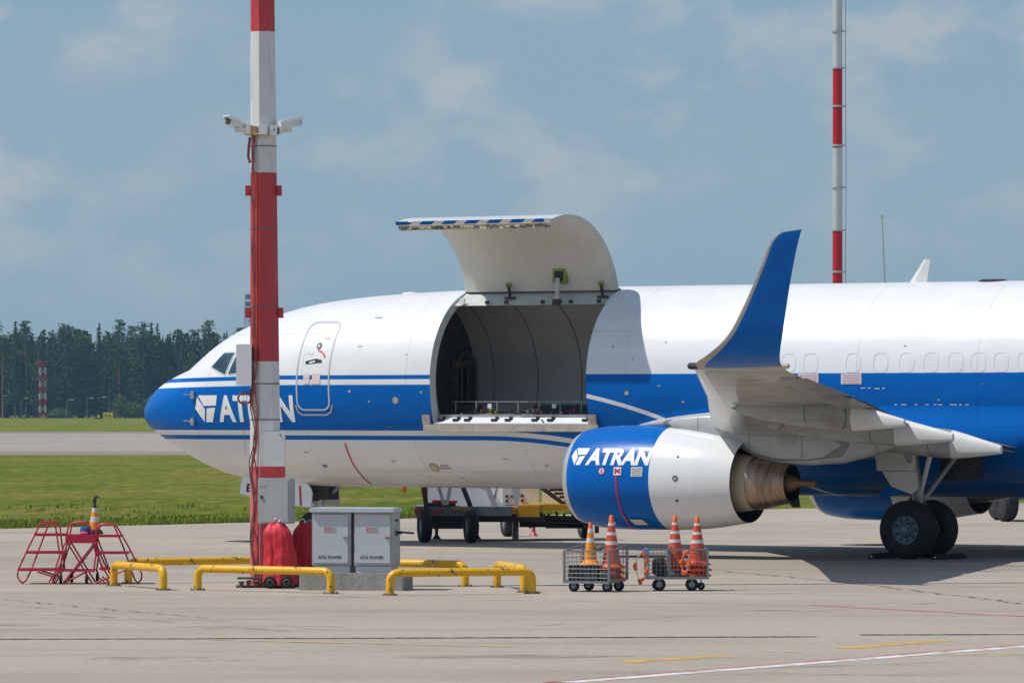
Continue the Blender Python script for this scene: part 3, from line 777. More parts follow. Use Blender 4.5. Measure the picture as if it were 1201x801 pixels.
# windshield panes (corner pixels read off the photograph, put onto the hull)
def pane(pts, name='window_pane'):
    c = [pixhull(*p, t=.9) for p in pts]
    mb = MB(); N_ = 6; vs = []
    for i in range(N_ + 1):
        for j in range(N_ + 1):
            u, v = i / N_, j / N_
            s = (c[0][0]*(1-u)+c[1][0]*u)*(1-v)+(c[3][0]*(1-u)+c[2][0]*u)*v
            z = (c[0][1]*(1-u)+c[1][1]*u)*(1-v)+(c[3][1]*(1-u)+c[2][1]*u)*v
            vs.append(hull(s, z, .012))
    mb.add(vs, [(i*(N_+1)+j, (i+1)*(N_+1)+j, (i+1)*(N_+1)+j+1, i*(N_+1)+j+1) for i in range(N_) for j in range(N_)])
    fr = MB(); k = c; hull_loop(fr, k, .05, .010, mi=0, sub=5)
    p = mb.build(name, 'glass', hullo, angle=60)
    return p, fr
wp = [[(248.5, 430.5), (264, 439), (275.5, 413.5), (263.5, 414)], [(268, 438.5), (288, 436), (291, 413), (279, 414.5)], [(292, 435.5), (312, 432), (311, 413.5), (295, 413)]]
frames = MB()
for w in wp:
    p, fr = pane(w); frames.add(fr.v, fr.f, 0)
frames.build('window_frame', 'frame', hullo, angle=40)

# lettering on the nose and the engine
LOGO = [[(.26, 1), (1, 1), (.93, .62), (.40, .60)], [(.0, .55), (.20, .97), (.37, .55), (.42, .02), (.36, .0)], [(.42, .52), (.93, .55), (.80, .0), (.46, .0)]]
LOGO = [[(.16, 1), (1, 1), (.94, .62), (.40, .60)], [(.0, .52), (.11, .94), (.45, .47), (.36, .0)], [(.53, .52), (.90, .54), (.72, .0), (.43, .0)]]
def letters(mb, word, pts, fn, bold=.03, shear=0, mi=0):
    """pts: (s0, z0, s1, z1) box; fn maps station, height -> surface point"""
    vs, fs, asp = text_mesh(word, bold, shear)
    s0, z0, s1, z1 = pts
    o, f = cut_map(vs, fs, lambda u, v: fn(s0 + (s1 - s0) * u, z0 + (z1 - z0) * v), 10, 8)
    mb.add(o, f, mi)
def logo(mb, pts, fn, mi=0):
    s0, z0, s1, z1 = pts
    for poly in LOGO:
        o, f = cut_map([Vector((x, y, 0)) for x, y in poly], [list(range(len(poly)))], lambda u, v: fn(s0 + (s1 - s0) * u, z0 + (z1 - z0) * v), 6, 6)
        mb.add(o, f, mi)
mb = MB()
sA, zA = pixhull(231, 495); sB, zB = pixhull(254.5, 463.5)
logo(mb, (sA, zA, sB, zB), lambda s, z: hull(s, z, .006))
sA, _ = pixhull(256, 480); sB, _ = pixhull(344.5, 480)
letters(mb, 'ATRAN', (sA, zA + .005, sB, zB), lambda s, z: hull(s, z, .006), .035)
mb.build('nose_lettering', 'decal', hullo, angle=0)

# plugged cabin windows, small placards, probes
mb = MB()
for px in (827, 855, 883, 916.6, 942.6, 992.6, 1024.6, 1055, 1083.4, 1112.3, 1138.9, 1165.6, 1193.5, 1221, 1248, 1276, 1303, 1330, 1357):
    s, z = pixhull(px, 425)
    hull_loop(mb, rrect(s, s + .30, 3.47, 3.84, .11, 4), .012, .004, mi=0, sub=2)
split_build(mb, 'window_plug', mat('plug_outline', (.71, .72, .745), .4), hullo, angle=0)
def placard(pxa, pya, pxb, pyb, mi, mb, off=.008):
    s0, z0 = pixhull(pxa, pyb); s1, z1 = pixhull(pxb, pya)
    hpoly(mb, [(s0, z0), (s1, z0), (s1, z1), (s0, z1)], mi, off)
mb = MB()
placard(936, 438, 960, 450.5, 0, mb); placard(986.5, 438, 1010.5, 450.5, 0, mb)
for r_ in range(4):
    for a_, b2 in ((938, 958), (988.5, 1008.5)): placard(a_, 439.7 + r_*2.9, b2, 440.6 + r_*2.9, 1, mb, .011)
for px, py, w_ in ((1010, 455, 5), (1018, 455, 3), (1026, 455.6, 6), (1035, 455.2, 3)): placard(px, py - .4, px + w_, py + .6, 0, mb)
for px, w_ in ((1050, 3), (1058, 6), (1074, 3), (1086, 4), (1096, 3), (1101, 5), (1115, 8), (1126, 3), (1133, 4)): placard(px, 474, px + w_, 475.1, 0, mb, .03)
split_build(mb, 'hull_placard', [mat('placard_pink', (.72, .62, .63), .5, var=.1, scale=60), mat('placard_text', (.62, .35, .38), .5)], hullo, angle=0)
mb = MB()
for px, py, r_ in ((464, 469.5, .075), (735, 461, .05), (410, 459, .035), (494, 460, .03)):
    s, z = pixhull(px, py); hdisc(mb, s, z, r_, r_, 0, .006); hdisc(mb, s, z, r_ * .65, r_ * .65, 1, .009)
s, z = pixhull(509.5, 548); hdisc(mb, s, z, .11, .085, 0, .007); hdisc(mb, s, z, .085, .06, 1, .010)
for k_ in range(2): placard(517, 545.5 + k_ * 3, 526 + k_ * 3, 547 + k_ * 3, 2, mb)
split_build(mb, 'hull_port', ['greymetal', 'cream', 'seal_grey' if 'seal_grey' in M else 'greymetal'], hullo, angle=0)
for px, py in ((227, 463), (227, 494)):       # pitot probes / sensors on the nose
    s, z = pixhull(px, py, t=.9); p = hull(s, z, .0)
    m_ = MB(); m_.lathe([(.0, -.09), (.05, -.08), (.055, 0), (.04, .07), (.0, .08)], p + Vector((0, -.03, 0)), 'Z', 12)
    m_.tube([p + Vector((.0, -.05, 0)), p + Vector((-.16, -.14, .01))], .012, 8)
    m_.build('pitot_probe', 'bare', hullo)
mb = MB(); qh = random.Random(21)
for px, py, w_, h_ in ((420, 405, 5, 1.2), (432, 470, 2, 2), (455, 500, 4, 1.5), (475, 415, 3, 1), (440, 372, 9, .8), (780, 400, 2, 2), (771, 452, 4, 1.2), (800, 470, 2.5, 2.5), (742, 420, 2, 2), (718, 405, 2.5, 2), (1100, 468, 2, 2), (1060, 405, 3, 1), (1150, 450, 4, 1), (590, 538, 6, 1), (460, 540, 4, 2), (640, 545, 3, 2), (540, 560, 5, 1.2), (380, 545, 3, 3), (357, 530, 5, 1)):
    placard(px, py, px + w_, py + h_, qh.choice([0, 0, 1]), mb)
split_build(mb, 'service_stencil', [mat('stencil_grey', (.42, .43, .45), .5), mat('stencil_dark', (.16, .16, .18), .5)], hullo, angle=0)
mb = MB()      # red curved service line below the cargo door
pts = [pixhull(x, y) for x, y in ((405, 520), (409, 532), (415, 545), (425, 558), (437, 568))]
hull_loop(mb, pts, .035, .007, False, 0)
mb.build('ground_line', 'redline', hullo, angle=0)
# antennas and lights
mb = MB()
def blade(s, z, h, c0, c1, sw, th=.05, mi=0, y=0.0, down=False):
    k_ = -1 if down else 1
    vs = []
    for zz, c, o_ in ((0, c0, 0), (h, c1, sw)):
        for u, w2 in ((0, 0), (.3, th/2), (1, 0), (.3, -th/2)): vs.append(Vector((s + o_ + u*c, y + w2*(1 - .4*(zz > 0)), z + k_*zz)))
    mb.add(vs, [(0,1,5,4),(1,2,6,5),(2,3,7,6),(3,0,4,7),(4,5,6,7)], mi)
blade(17.95, 5.20, .46, .38, .13, .33)
blade(12.0, 1.21, .30, .42, .3, .25, .06, 0, 0, True)
blade(6.35, 1.20, .14, .10, .08, .0, .1, 1, 0, True)
blade(15.1, 1.19, .33, .42, .18, .30, .06, 2, 0, True)
split_build(mb, 'blade_antenna', ['white_plain', 'orange', 'dark'], hullo, angle=20)
mb = MB()
mb.lathe([(0, .045), (.22, .04), (.30, .0)], (19.75, 0, 5.215), 'Z', 20, 0); mb.lathe([(0, .05), (.16, .03), (.2, 0)], (6.55, 0, 5.125), 'Z', 12, 1)
split_build(mb, 'roof_fitting', ['dark', 'white_plain'], hullo)

# wing-body fairing (blue bulge)
mb = MB(); ssf = [12.6 + i * .5 for i in range(25)]
ft = pchip([12.6, 14, 15.5, 21, 23, 24.6], [.0, .20, .42, .42, .22, .0])
NF = 20
for s in ssf:
    b_w = ft(s)
    for j in range(NF + 1):
        th = R(101 + (180 - 101) * j / NF); u = min(1, max(0, (th - R(101)) / R(24))); u = u * u * (3 - 2 * u)
        base = ring(s, th, -.02)
        base.y -= b_w * u * math.sin(th); base.z -= b_w * .25 * u * max(0, -math.cos(th))
        mb.v.append(base)
nn = NF + 1; k = len(ssf)
for i in range(k - 1):
    for j in range(NF): mb.f.append([i*nn+j, i*nn+j+1, (i+1)*nn+j+1, (i+1)*nn+j]); mb.m.append(0)
o2 = len(mb.v)
for v in list(mb.v): mb.v.append(Vector((v.x, -v.y, v.z)))
for f in list(mb.f): mb.f.append([x + o2 for x in f]); mb.m.append(0)
fair = mb.build('wing_fairing', 'livery', jet, angle=60)
mb = MB()
mb.box(P(20.15, 2.14, 1.78), (.75, .30, .66), mi=0)
mb.build('wheel_well', 'dark', fair, angle=0)

# ---- wings
def airfoil(c, th, n=14):
    """closed loop of (x 0..1, z) points from the trailing edge over the top to the nose and back"""
    up = []; lo = []
    for i in range(n + 1):
        x = .5 * (1 - math.cos(math.pi * i / n))
        y = 5 * th * (.2969*math.sqrt(x) - .126*x - .3516*x*x + .2843*x**3 - .1036*x**4)
        cam_ = .015 * 4 * x * (1 - x)
        up.append((x, cam_ + y)); lo.append((x, cam_ - y))
    return list(reversed(up)) + lo[1:]
def loft(sections, mats_fn, name, mats, parent, side=1, angle=40, cap=True):
    """section = (le point (s,t,z), te point (s,t,z), thickness ratio, up vector (t,z))"""
    mb = MB(); prof = airfoil(1, .1); npf = len(prof)
    for le, te, th, up in sections:
        pr = airfoil(1, th)
        A, B = Vector((le[0], le[1], le[2])), Vector((te[0], te[1], te[2])); c = (B - A).length
        U_ = Vector((0, up[0], up[1])).normalized()
        for x, z in pr:
            p = A + (B - A) * x + U_ * z * c
            mb.v.append(P(p.x, p.y * side, p.z))
    for i in range(len(sections) - 1):
        for j in range(npf - 1):
            mb.f.append([i*npf+j, i*npf+j+1, (i+1)*npf+j+1, (i+1)*npf+j]); mb.m.append(mats_fn(i, j, npf))
    if cap:
        mb.f.append([(len(sections)-1)*npf+j for j in range(npf)]); mb.m.append(mats_fn(len(sections) - 2, npf // 2, npf))
    return mb.build(name, mats, parent, angle)
UP = (0, 1)
WS = [((14.2, 1.2, 2.12), (21.1, 1.2, 2.00), .13, UP), ((14.3, 1.9, 2.18), (21.15, 1.9, 2.06), .13, UP), ((16.3, 4.83, 2.52), (21.0, 4.83, 2.34), .12, UP), ((16.6, 5.4, 2.57), (20.98, 5.4, 2.40), .12, UP),
      ((19.1, 10.0, 3.0), (22.3, 10.0, 2.87), .11, UP), ((22.35, 16.2, 3.42), (24.1, 16.2, 3.36), .105, UP), ((22.6, 16.6, 3.46), (24.22, 16.6, 3.42), .10, (-.15, 1))]
def wing(side):
    def mf(i, j, n):
        # leading edge strip in bare metal
        x = j / (n - 1)
        return 1 if .42 < x < .58 else 0
    w = loft(WS, mf, 'wing', ['wing', 'wing_light'], jet, side)
    KS = [(0, 22.6, 24.22, 16.6, 3.46, 3.42, .10, -.15, 1), (1, 22.80, 24.32, 16.92, 3.53, 3.50, .095, -.5, .9), (2, 23.18, 24.46, 17.20, 3.66, 3.65, .09, -.9, .6), (3, 23.62, 24.62, 17.42, 3.92, 3.92, .085, -1, .4), (4, 24.04, 24.80, 17.60, 4.42, 4.42, .08, -1, .34),
          (5, 24.46, 25.03, 17.81, 5.03, 5.03, .08, -1, .34), (6, 24.77, 25.23, 17.96, 5.46, 5.49, .08, -1, .34), (6.3, 24.90, 25.27, 17.98, 5.53, 5.57, .05, -1, .34)]
    fs_ = [pchip([k[0] for k in KS], [k[c] for k in KS]) for c in range(1, 9)]
    WL = []
    for i in range(26):
        g_ = [f(6.3 * i / 25) for f in fs_]; WL.append(((g_[0], g_[2], g_[3]), (g_[1], g_[2], g_[4]), g_[5], (g_[6], g_[7])))
    def mw(i, j, n):
        x = j / (n - 1)
        return 1 if .42 < x < .58 else (2 if i < 2 else 0)
    loft(WL, mw, 'winglet', ['blue', 'tipgrey', 'wing'], w, side)
    mb = MB()
    mb.lathe([(0, -.1), (.05, -.06), (.06, 0), (.05, .1)], P(22.55, 16.62 * side, 3.47), 'X', 10, 0)
    mb.lathe([(0, .1), (.04, .07), (.05, 0), (.05, -.1)], P(24.3, 16.75 * side, 3.46), 'X', 10, 1)
    split_build(mb, 'navigation_light', ['dark', 'cream'], w)
    # flaps: separate hanging panels along the trailing edge, slightly deflected
    def flap(t0, t1, drop, nm='flap'):
        def at(t):
            for a_, b2 in zip(WS, WS[1:]):
                if a_[0][1] <= t <= b2[0][1]:
                    u = (t - a_[0][1]) / (b2[0][1] - a_[0][1])
                    le = Vector(a_[0]).lerp(Vector(b2[0]), u); te = Vector(a_[1]).lerp(Vector(b2[1]), u); return le, te
        se = []
        for t in (t0, t1):
            le, te = at(t); c = (te - le).length
            A = te - (te - le).normalized() * c * .20 + Vector((0, 0, -.06)); B = te + Vector((.10, 0, -drop))
            se.append((tuple(A), tuple(B), .12, UP))
        loft(se, lambda i, j, n: 0, nm, ['wing'], w, side)
    flap(2.1, 4.4, .10); flap(5.3, 11.6, .05); flap(12.0, 15.4, .02, 'aileron')
    # flap track fairings
    for t, s0, s1, z, r_ in ((10.05, 19.6, 23.0, 2.60, .24), (7.1, 18.6, 22.45, 2.34, .26), (4.25, 18.6, 22.0, 2.10, .27)):
        mb = MB(); k_ = 14; rg = []
        for i in range(k_ + 1):
            u = i / k_; s = s0 + (s1 - s0) * u
            rr = r_ * min(1, (math.sin(math.pi * min(u, .5)) ** .6 if u < .5 else 1)) * (1 if u < .70 else 1 - .72 * ((u - .70) / .30) ** 1.1)
            zc_ = z + .20 * (1 - u) - (.0 if u < .5 else .12 * (u - .5)); vs = []
            for j in range(16):
                an = 2 * math.pi * j / 16
                ca, sa = math.cos(an), math.sin(an)
                vs.append(P(s, (t + rr * .62 * math.copysign(abs(ca) ** .7, ca)) * side, zc_ + rr * 1.0 * math.copysign(abs(sa) ** .8, sa)))
            rg.append(vs)
        for vs in rg: mb.v += vs
        for i in range(k_):
            for j in range(16): mb.f.append([i*16+j, i*16+(j+1) % 16, (i+1)*16+(j+1) % 16, (i+1)*16+j]); mb.m.append(1 if i >= k_ - 4 else 0)  # tail segments paler: the sunlight on them is put into the colour
        mb.f.append(list(range(16))); mb.m.append(0); mb.f.append([k_*16+j for j in range(16)]); mb.m.append(1)
        mb.build('flap_track_fairing', ['wing', 'wing_light'], w, angle=45)
    return w
M['tipgrey'] = mat('winglet_edge', (.40, .37, .33), .4, metal=.4, var=.08)
wing(1); wing(-1)

# ---- engines
EZ = 1.48
fr_ = pchip([13.53, 13.56, 13.65, 13.85, 14.25, 14.8, 15.5, 16.3, 17.1], [.80, .85, .895, .945, .99, 1.0, .985, .92, .77])
def ez(s): return EZ - .07 * max(0, (s - 15.2) / 1.9)
def engine(side):
    T0 = 4.83
    def et(s, z, off=0.0):
        r_ = fr_(s) + off; return T0 + math.sqrt(max(0, r_*r_ - (z - ez(s))**2))
    mb = MB(); st = [13.53, 13.55, 13.58, 13.62, 13.68, 13.76, 13.9, 14.1, 14.4, 14.8, 15.15, 15.5, 15.9, 16.3, 16.6, 16.85, 17.1]
    N_ = 56
    def rg(s, r_, zc_): return [P(s, (T0 + r_ * math.sin(2*math.pi*j/N_)) * side, zc_ + r_ * math.cos(2*math.pi*j/N_) * (.965 if math.cos(2*math.pi*j/N_) < 0 else 1)) for j in range(N_)]
    rings = [(s, fr_(s), 0) for s in st]
    inner = [(17.1, .75), (16.6, .83), (16.0, .86)]
    front = [(13.55, .765), (13.62, .73), (13.8, .715), (14.6, .76)]
    allr = [(s, r_) for s, r_ in reversed(front)] + [(s, fr_(s)) for s in st] + inner
    for s, r_ in allr: mb.v += rg(s, r_, ez(s))
    for i in range(len(allr) - 1):
        s = (allr[i][0] + allr[i+1][0]) / 2
        if i < 3: mi = 3
        elif i < 4 + 4: mi = 2
        elif i < len(front) + len(st) - 1: mi = 0 if s < 15.5 else 1
        else: mi = 4  # duct wall coloured dark, painting in the shade inside the cowl
        for j in range(N_): mb.f.append([i*N_+j, i*N_+(j+1) % N_, (i+1)*N_+(j+1) % N_, (i+1)*N_+j]); mb.m.append(mi)
    eng = mb.build('engine', ['blue', 'white', 'rimmetal', 'greymetal', 'dark'], jet, angle=50)
    # fan
    mb = MB(); mb.lathe([(.0, 14.05), (.12, 14.15), (.2, 14.4), (.2, 14.6)], P(0, T0 * side, EZ), 'X', 20, 1)
    for i in range(24):
        an = 2 * math.pi * i / 24; c_, s_ = math.cos(an), math.sin(an); c2, s2 = math.cos(an + .2), math.sin(an + .2)
        o_ = P(0, T0 * side, EZ)
        mb.add([o_ + Vector((14.45, .18*c_, .18*s_)), o_ + Vector((14.62, .18*c2, .18*s2)), o_ + Vector((14.62, .75*c2, .75*s2)), o_ + Vector((14.40, .75*c_, .75*s_))], [(0,1,2,3)], 0)
    mb.lathe([(.0, 14.7), (.80, 14.7)], P(0, T0 * side, EZ), 'X', 32, 0)
    mb.build('fan', ['dark', 'greymetal'], eng)
    zc2 = ez(17.1)
    mb = MB(); mb.lathe([(.60, 15.9), (.585, 16.4), (.55, 16.9), (.495, 17.28)], P(0, T0 * side, zc2), 'X', 40, 0)
    mb.lathe([(.86, 15.7), (.5, 15.65)], P(0, T0 * side, zc2), 'X', 40, 1)
    mb.build('core_cowl', ['cream', 'dark'], eng)
    mb = MB(); mb.lathe([(.48, 17.22), (.50, 17.24), (.495, 17.34), (.47, 17.5), (.40, 17.8), (.35, 18.0), (.335, 18.0), (.37, 17.75), (.40, 17.5)], P(0, T0 * side, zc2), 'X', 40, 0, mis=[0]*5 + [1]*3)
    mb.lathe([(.40, 17.5), (.0, 17.48)], P(0, T0 * side, zc2), 'X', 30, 1)
    mb.build('exhaust_nozzle', ['nozzle', 'dark'], eng)
    mb = MB(); mb.lathe([(.24, 17.5), (.22, 17.75), (.15, 18.0), (.075, 18.15), (.065, 18.2), (.06, 18.5), (.0, 18.5)], P(0, T0 * side, zc2), 'X', 24, 0)
    mb.build('exhaust_plug', 'plug', eng)
    # pylon
    mb = MB(); pz = [(14.75, 2.44, 2.49, .03), (15.1, 2.44, 2.57, .13), (15.6, 2.40, 2.65, .20), (16.3, 2.20, 2.72, .22), (17.0, 2.02, 2.72, .22), (17.35, 1.85, 2.6, .22), (17.75, 1.76, 2.55, .22), (18.4, 1.74, 2.5, .21), (19.1, 1.78, 2.45, .18), (19.7, 1.92, 2.4, .12), (20.3, 2.15, 2.35, .03)]
    for s, z0, z1, hwid in pz:
        for an in range(12):
            a_ = 2 * math.pi * an / 12; c_, s_ = math.cos(a_), math.sin(a_)
            mb.v.append(P(s, (T0 + hwid * math.copysign(abs(c_)**.6, c_)) * side, (z0+z1)/2 + (z1-z0)/2 * math.copysign(abs(s_)**.7, s_)))
    for i in range(len(pz) - 1):
        for j in range(12): mb.f.append([i*12+j, i*12+(j+1) % 12, (i+1)*12+(j+1) % 12, (i+1)*12+j]); mb.m.append(0)
    mb.build('pylon', ['pylon'], eng, angle=50)
    # markings
    surf = (lambda s, z, o=.006: P(s, et(s, z, o), z)) if side > 0 else (lambda s, z, o=.006: P(s, -et(s, z, o), z))
    mb = MB()
    if side > 0:
        def pe(px, py): return pixhull(px, py, et, 5.8)
        s0, z0 = pe(667.5, 545); s1, z1 = pe(689.5, 525.5)
        s1b, _ = pe(684, 535)
        vs_shear = .18
        def sh(s, z): return surf(s + (z - z0) * vs_shear, z)
        logo(mb, (s0, z0, pe(687, 535)[0], z1), sh, 0)
        sB_, _ = pe(762, 535)
        letters(mb, 'ATRAN', (pe(688, 535)[0], z0, sB_, z1), sh, .045, 0.0, 0)
    if side > 0: mb.build('engine_lettering', ['decal'], eng, angle=0); mb = MB()
    def dsc(s, z, r_, mi, o_): mb.add([surf(s + r_*math.cos(2*math.pi*i/18), z + r_*math.sin(2*math.pi*i/18), o_) for i in range(18)], [tuple(range(18))], mi)
    def rc(s0, z0, s1, z1, mi, o_=.008, sk=0):
        mb.add([surf(s0 + sk, z0, o_), surf(s1 + sk, z0, o_), surf(s1, z1, o_), surf(s0, z1, o_)], [(0,1,2,3)], mi)
    zz = EZ + .145
    dsc(14.50, zz, .068, 1, .008); dsc(14.50, zz, .052, 0, .010)
    o_, f_ = cut_map(*text_mesh('1')[:2], lambda u, v: surf(14.482 + .035 * u, zz - .035 + .07 * v, .013), 2, 2); mb.add(o_, f_, 1)
    rc(14.76, zz - .075, 14.92, zz + .075, 0); rc(14.78, zz - .05, 14.815, zz + .05, 1, .011); rc(14.87, zz - .05, 14.90, zz + .05, 1, .011); rc(14.815, zz - .02, 14.87, zz + .03, 1, .011)
    rc(15.13, zz - .10, 15.37, zz + .08, 2)
    for r_ in range(4): rc(15.15, zz - .08 + r_ * .04, 15.35, zz - .068 + r_ * .04, 3, .011)
    rc(14.90, EZ - .86, 15.18, EZ - .76, 2, .008, .06); dsc(14.50, EZ - .80, .06, 2, .008)
    vs = []
    for i in range(21):
        z = zz - .075 - (zz - .075 - (EZ - .93)) * i / 20
        vs += [surf(14.80, z, .007), surf(14.835, z, .007)]
    mb.add(vs, [(2*i, 2*i+1, 2*i+3, 2*i+2) for i in range(20)], 1)
    dsc(16.05, EZ + .02, .055, 4, .006); dsc(16.05, EZ + .02, .04, 5, .009); dsc(16.05, EZ + .42, .02, 4, .006); dsc(16.05, EZ - .40, .025, 4, .006)
    split_build(mb, 'engine_placard', ['decal', 'redline', mat('placard_cream', (.62, .60, .58), .5), 'greymetal', 'dark', 'greymetal'], eng, angle=0)
    return eng
M['pylon'] = mat('pylon_grey', (.46, .48, .49), .35, var=.10, coat=.3, dirt=(.28, .26, .22), dscale=2, dlo=.55, dhi=.8, lines=(1.1, 5, .010, 0))
engine(1); engine(-1)

# ---- landing gear
def wheel_mb(r, w, rr, y, o, out=1):
    """tyre and rim about the local y axis; out = side the hub face looks to (-y = 1)"""
    mb = MB(); k = -out
    pr = [(rr, w*.5*.82), (rr + (r-rr)*.35, w*.5), (rr + (r-rr)*.75, w*.5*.94), (r*.975, w*.5*.70), (r, w*.5*.42), (r - .008, w*.5*.40), (r-.008, w*.5*.34), (r, w*.5*.32), (r, w*.5*.06), (r-.008, w*.5*.05)]
    full = pr + [(a_, -b2) for a_, b2 in reversed(pr)]
    mb.lathe(full, o, 'Y', 40, 0)
    hub = [(rr, w*.5*.80), (rr*.96, w*.5*.86), (rr*.90, w*.5*.62), (rr*.52, w*.5*.52), (rr*.44, w*.5*.72), (rr*.30, w*.5*.78), (rr*.28, w*.5*.95), (0, w*.5*1.0)]
    for sg in (1, -1): mb.lathe([(a_, b2 * sg) for a_, b2 in hub], o, 'Y', 32, 1)
    for i in range(9):
        an = 2 * math.pi * i / 9
        mb.lathe([(.03, 0), (.03, w*.5*.60), (0, w*.5*.6)], Vector(o) + Vector((math.cos(an)*rr*.72, 0, math.sin(an)*rr*.72)), 'Y', 8, 2)
        mb.lathe([(.03, 0), (.03, -w*.5*.60), (0, -w*.5*.6)], Vector(o) + Vector((math.cos(an)*rr*.72, 0, math.sin(an)*rr*.72)), 'Y', 8, 2)
    return mb
M['hub'] = mat('hub_blue_grey', (.11, .17, .23), .45, metal=.2, var=.15)
def main_gear(side):
    t = 2.86 * side; s = 19.62 if side > 0 else 19.9
    mb = MB()
    mb.tube([P(s, t, .50), P(s, t + .02*side, 1.15)], .085, 14, 0); mb.tube([P(s, t, 1.05), P(s - .05, t + .35*side, 2.25)], .12, 14, 0)
    mb.tube([P(s, t - .62*side, .54), P(s, t + .62*side, .54)], .07, 12, 0)
    mb.tube([P(s + .02, t, 1.0), P(s + .55, t - .7*side, 2.05)], .045, 10, 0)
    mb.tube([P(s + .05, t + .05*side, 1.20), P(s + .42, t + .30*side, 2.05)], .045, 10, 1)
    mb.bar(P(s - .12, t, .70), P(s - .30, t, .92), .10, .05, 2); mb.bar(P(s - .30, t, .92), P(s - .10, t, 1.18), .10, .05, 2)
    for i, (dx, dy) in enumerate(((.09, .03), (-.10, .05), (.06, -.10), (-.07, -.07))):
        mb.tube([P(s + dx, t + dy, .62), P(s + dx*1.7, t + dy, .85), P(s + dx, t + dy*1.4, 1.2)], .014, 6, 2)
    mb.box(P(s, t, .72), (.26, .30, .16), mi=2)
    g = mb.build('main_gear', ['greymetal', 'white_plain', 'grime'], jet)
    for k in (-1, 1):
        w = wheel_mb(.545, .40, .285, 0, P(s, t + .43 * k, .540)); w.build('wheel', ['black', 'hub', 'dark'], g, angle=40)
    mb = MB()     # leg door
    dpts = [(-.62, 1.62), (.10, 1.62), (.14, 1.30), (.02, 1.20), (-.42, 1.34)]
    mb.add([P(s + x, t + (.34 + x*.05)*side, z) for x, z in dpts] + [P(s + x, t + (.30 + x*.05)*side, z) for x, z in dpts], [(0,1,2,3,4),(5,6,7,8,9)] + [(i, (i+1) % 5, 5+(i+1) % 5, 5+i) for i in range(5)])
    mb.add([P(s - .78, t + .28*side, 1.98), P(s + .10, t + .34*side, 1.98), P(s + .10, t + .34*side, 1.63), P(s - .74, t + .28*side, 1.63)], [(0,1,2,3)])
    mb.build('leg_door', 'wing_light', g, angle=0)
    mb = MB()
    mb.add([P(s - .80, t + .10*side, 1.12), P(s - .05, t + .2*side, 1.22), P(s + .02, t + .2*side, 1.38), P(s - .68, t + .12*side, 1.30), P(s - .20, t + .16*side, 1.44),
            P(s - .80, t + .06*side, 1.12), P(s - .05, t + .16*side, 1.22), P(s + .02, t + .16*side, 1.38), P(s - .68, t + .08*side, 1.30), P(s - .20, t + .12*side, 1.44)], [(0,1,2,4,3),(5,6,7,9,8)])
    mb.build('lower_door', 'blue', g, angle=0)
    return g
main_gear(1); main_gear(-1)
mb = MB()    # nose gear
s = 4.28
mb.tube([P(s, 0, .34), P(s + .02, 0, .85)], .05, 12, 0); mb.tube([P(s + .02, 0, .75), P(s + .12, 0, 1.5)], .085, 12, 1)
mb.tube([P(s, -.24, .34), P(s, .24, .34)], .04, 10, 0)
mb.tube([P(s, .0, .80), P(s + .75, 0, 1.35)], .04, 10, 0); mb.bar(P(s + .1, .03, .45), P(s + .28, .03, .62), .07, .04, 1); mb.bar(P(s + .28, .03, .62), P(s + .1, .03, .82), .07, .04, 1)
mb.box(P(s - .05, 0, .98), (.22, .34, .2), mi=2); mb.lathe([(.09, 0), (.10, .04), (0, .05)], P(s - .08, .15, .78), 'Y', 12, 1)
mb.box(P(s + .12, 0, 1.14), (.50, .40, .46), mi=2); mb.tube([P(s-.3, .2, .9), P(s-.1, .25, 1.0), P(s+.2, .2, 1.1)], .02, 6, 2)
ng = mb.build('nose_gear', ['greymetal', 'white_plain', 'dark'], jet)
for k in (-1, 1): wheel_mb(.335, .19, .19, 0, P(s, .19 * k, .332)).build('wheel', ['black', 'hub', 'dark'], ng, angle=40)
for k in (1, -1):
    mb = MB(); s0, s1 = 2.66, 4.46
    def dd(u, z): return P(u, (.47 + (1.25 - z) * .18) * k, z)
    prof = [(s0 + .05, 1.40), (s1 - .15, 1.25), (s1 - .05, 1.15), (s1, 1.05), (s1, .76), (s0 + 1.0, .82), (s0, 1.03), (s0, 1.25)]
    o_ = [dd(*p) for p in prof]; i_ = [p + Vector((0, .03 * k, 0)) for p in o_]; m_ = len(prof)
    mb.add(o_ + i_, [tuple(range(m_)), tuple(range(m_, 2*m_))] + [(j, (j+1) % m_, m_ + (j+1) % m_, m_ + j) for j in range(m_)], 0)
    dk = mb.build('nose_gear_door', 'decal', jet, angle=0)
    mb = MB()
    if k == 1:
        o2_, f2_ = cut_map(*text_mesh('BG', .02)[:2], lambda u, v: dd(2.82 + .38*u, 1.06 + .17*v) + Vector((0, -.008, 0)), 1, 1); mb.add(o2_, f2_, 0); mb.build('door_number', ['ink'], dk, angle=0); mb = MB()
    a0 = [dd(4.12, 1.2), dd(4.17, 1.2), dd(4.24, .79), dd(4.19, .79)]
    mb.add([p + Vector((0, -.006 * k, 0)) for p in a0], [(0,1,2,3)], 1)
    mb.build('red_stripe', ['ink', 'redline'], dk, angle=0)
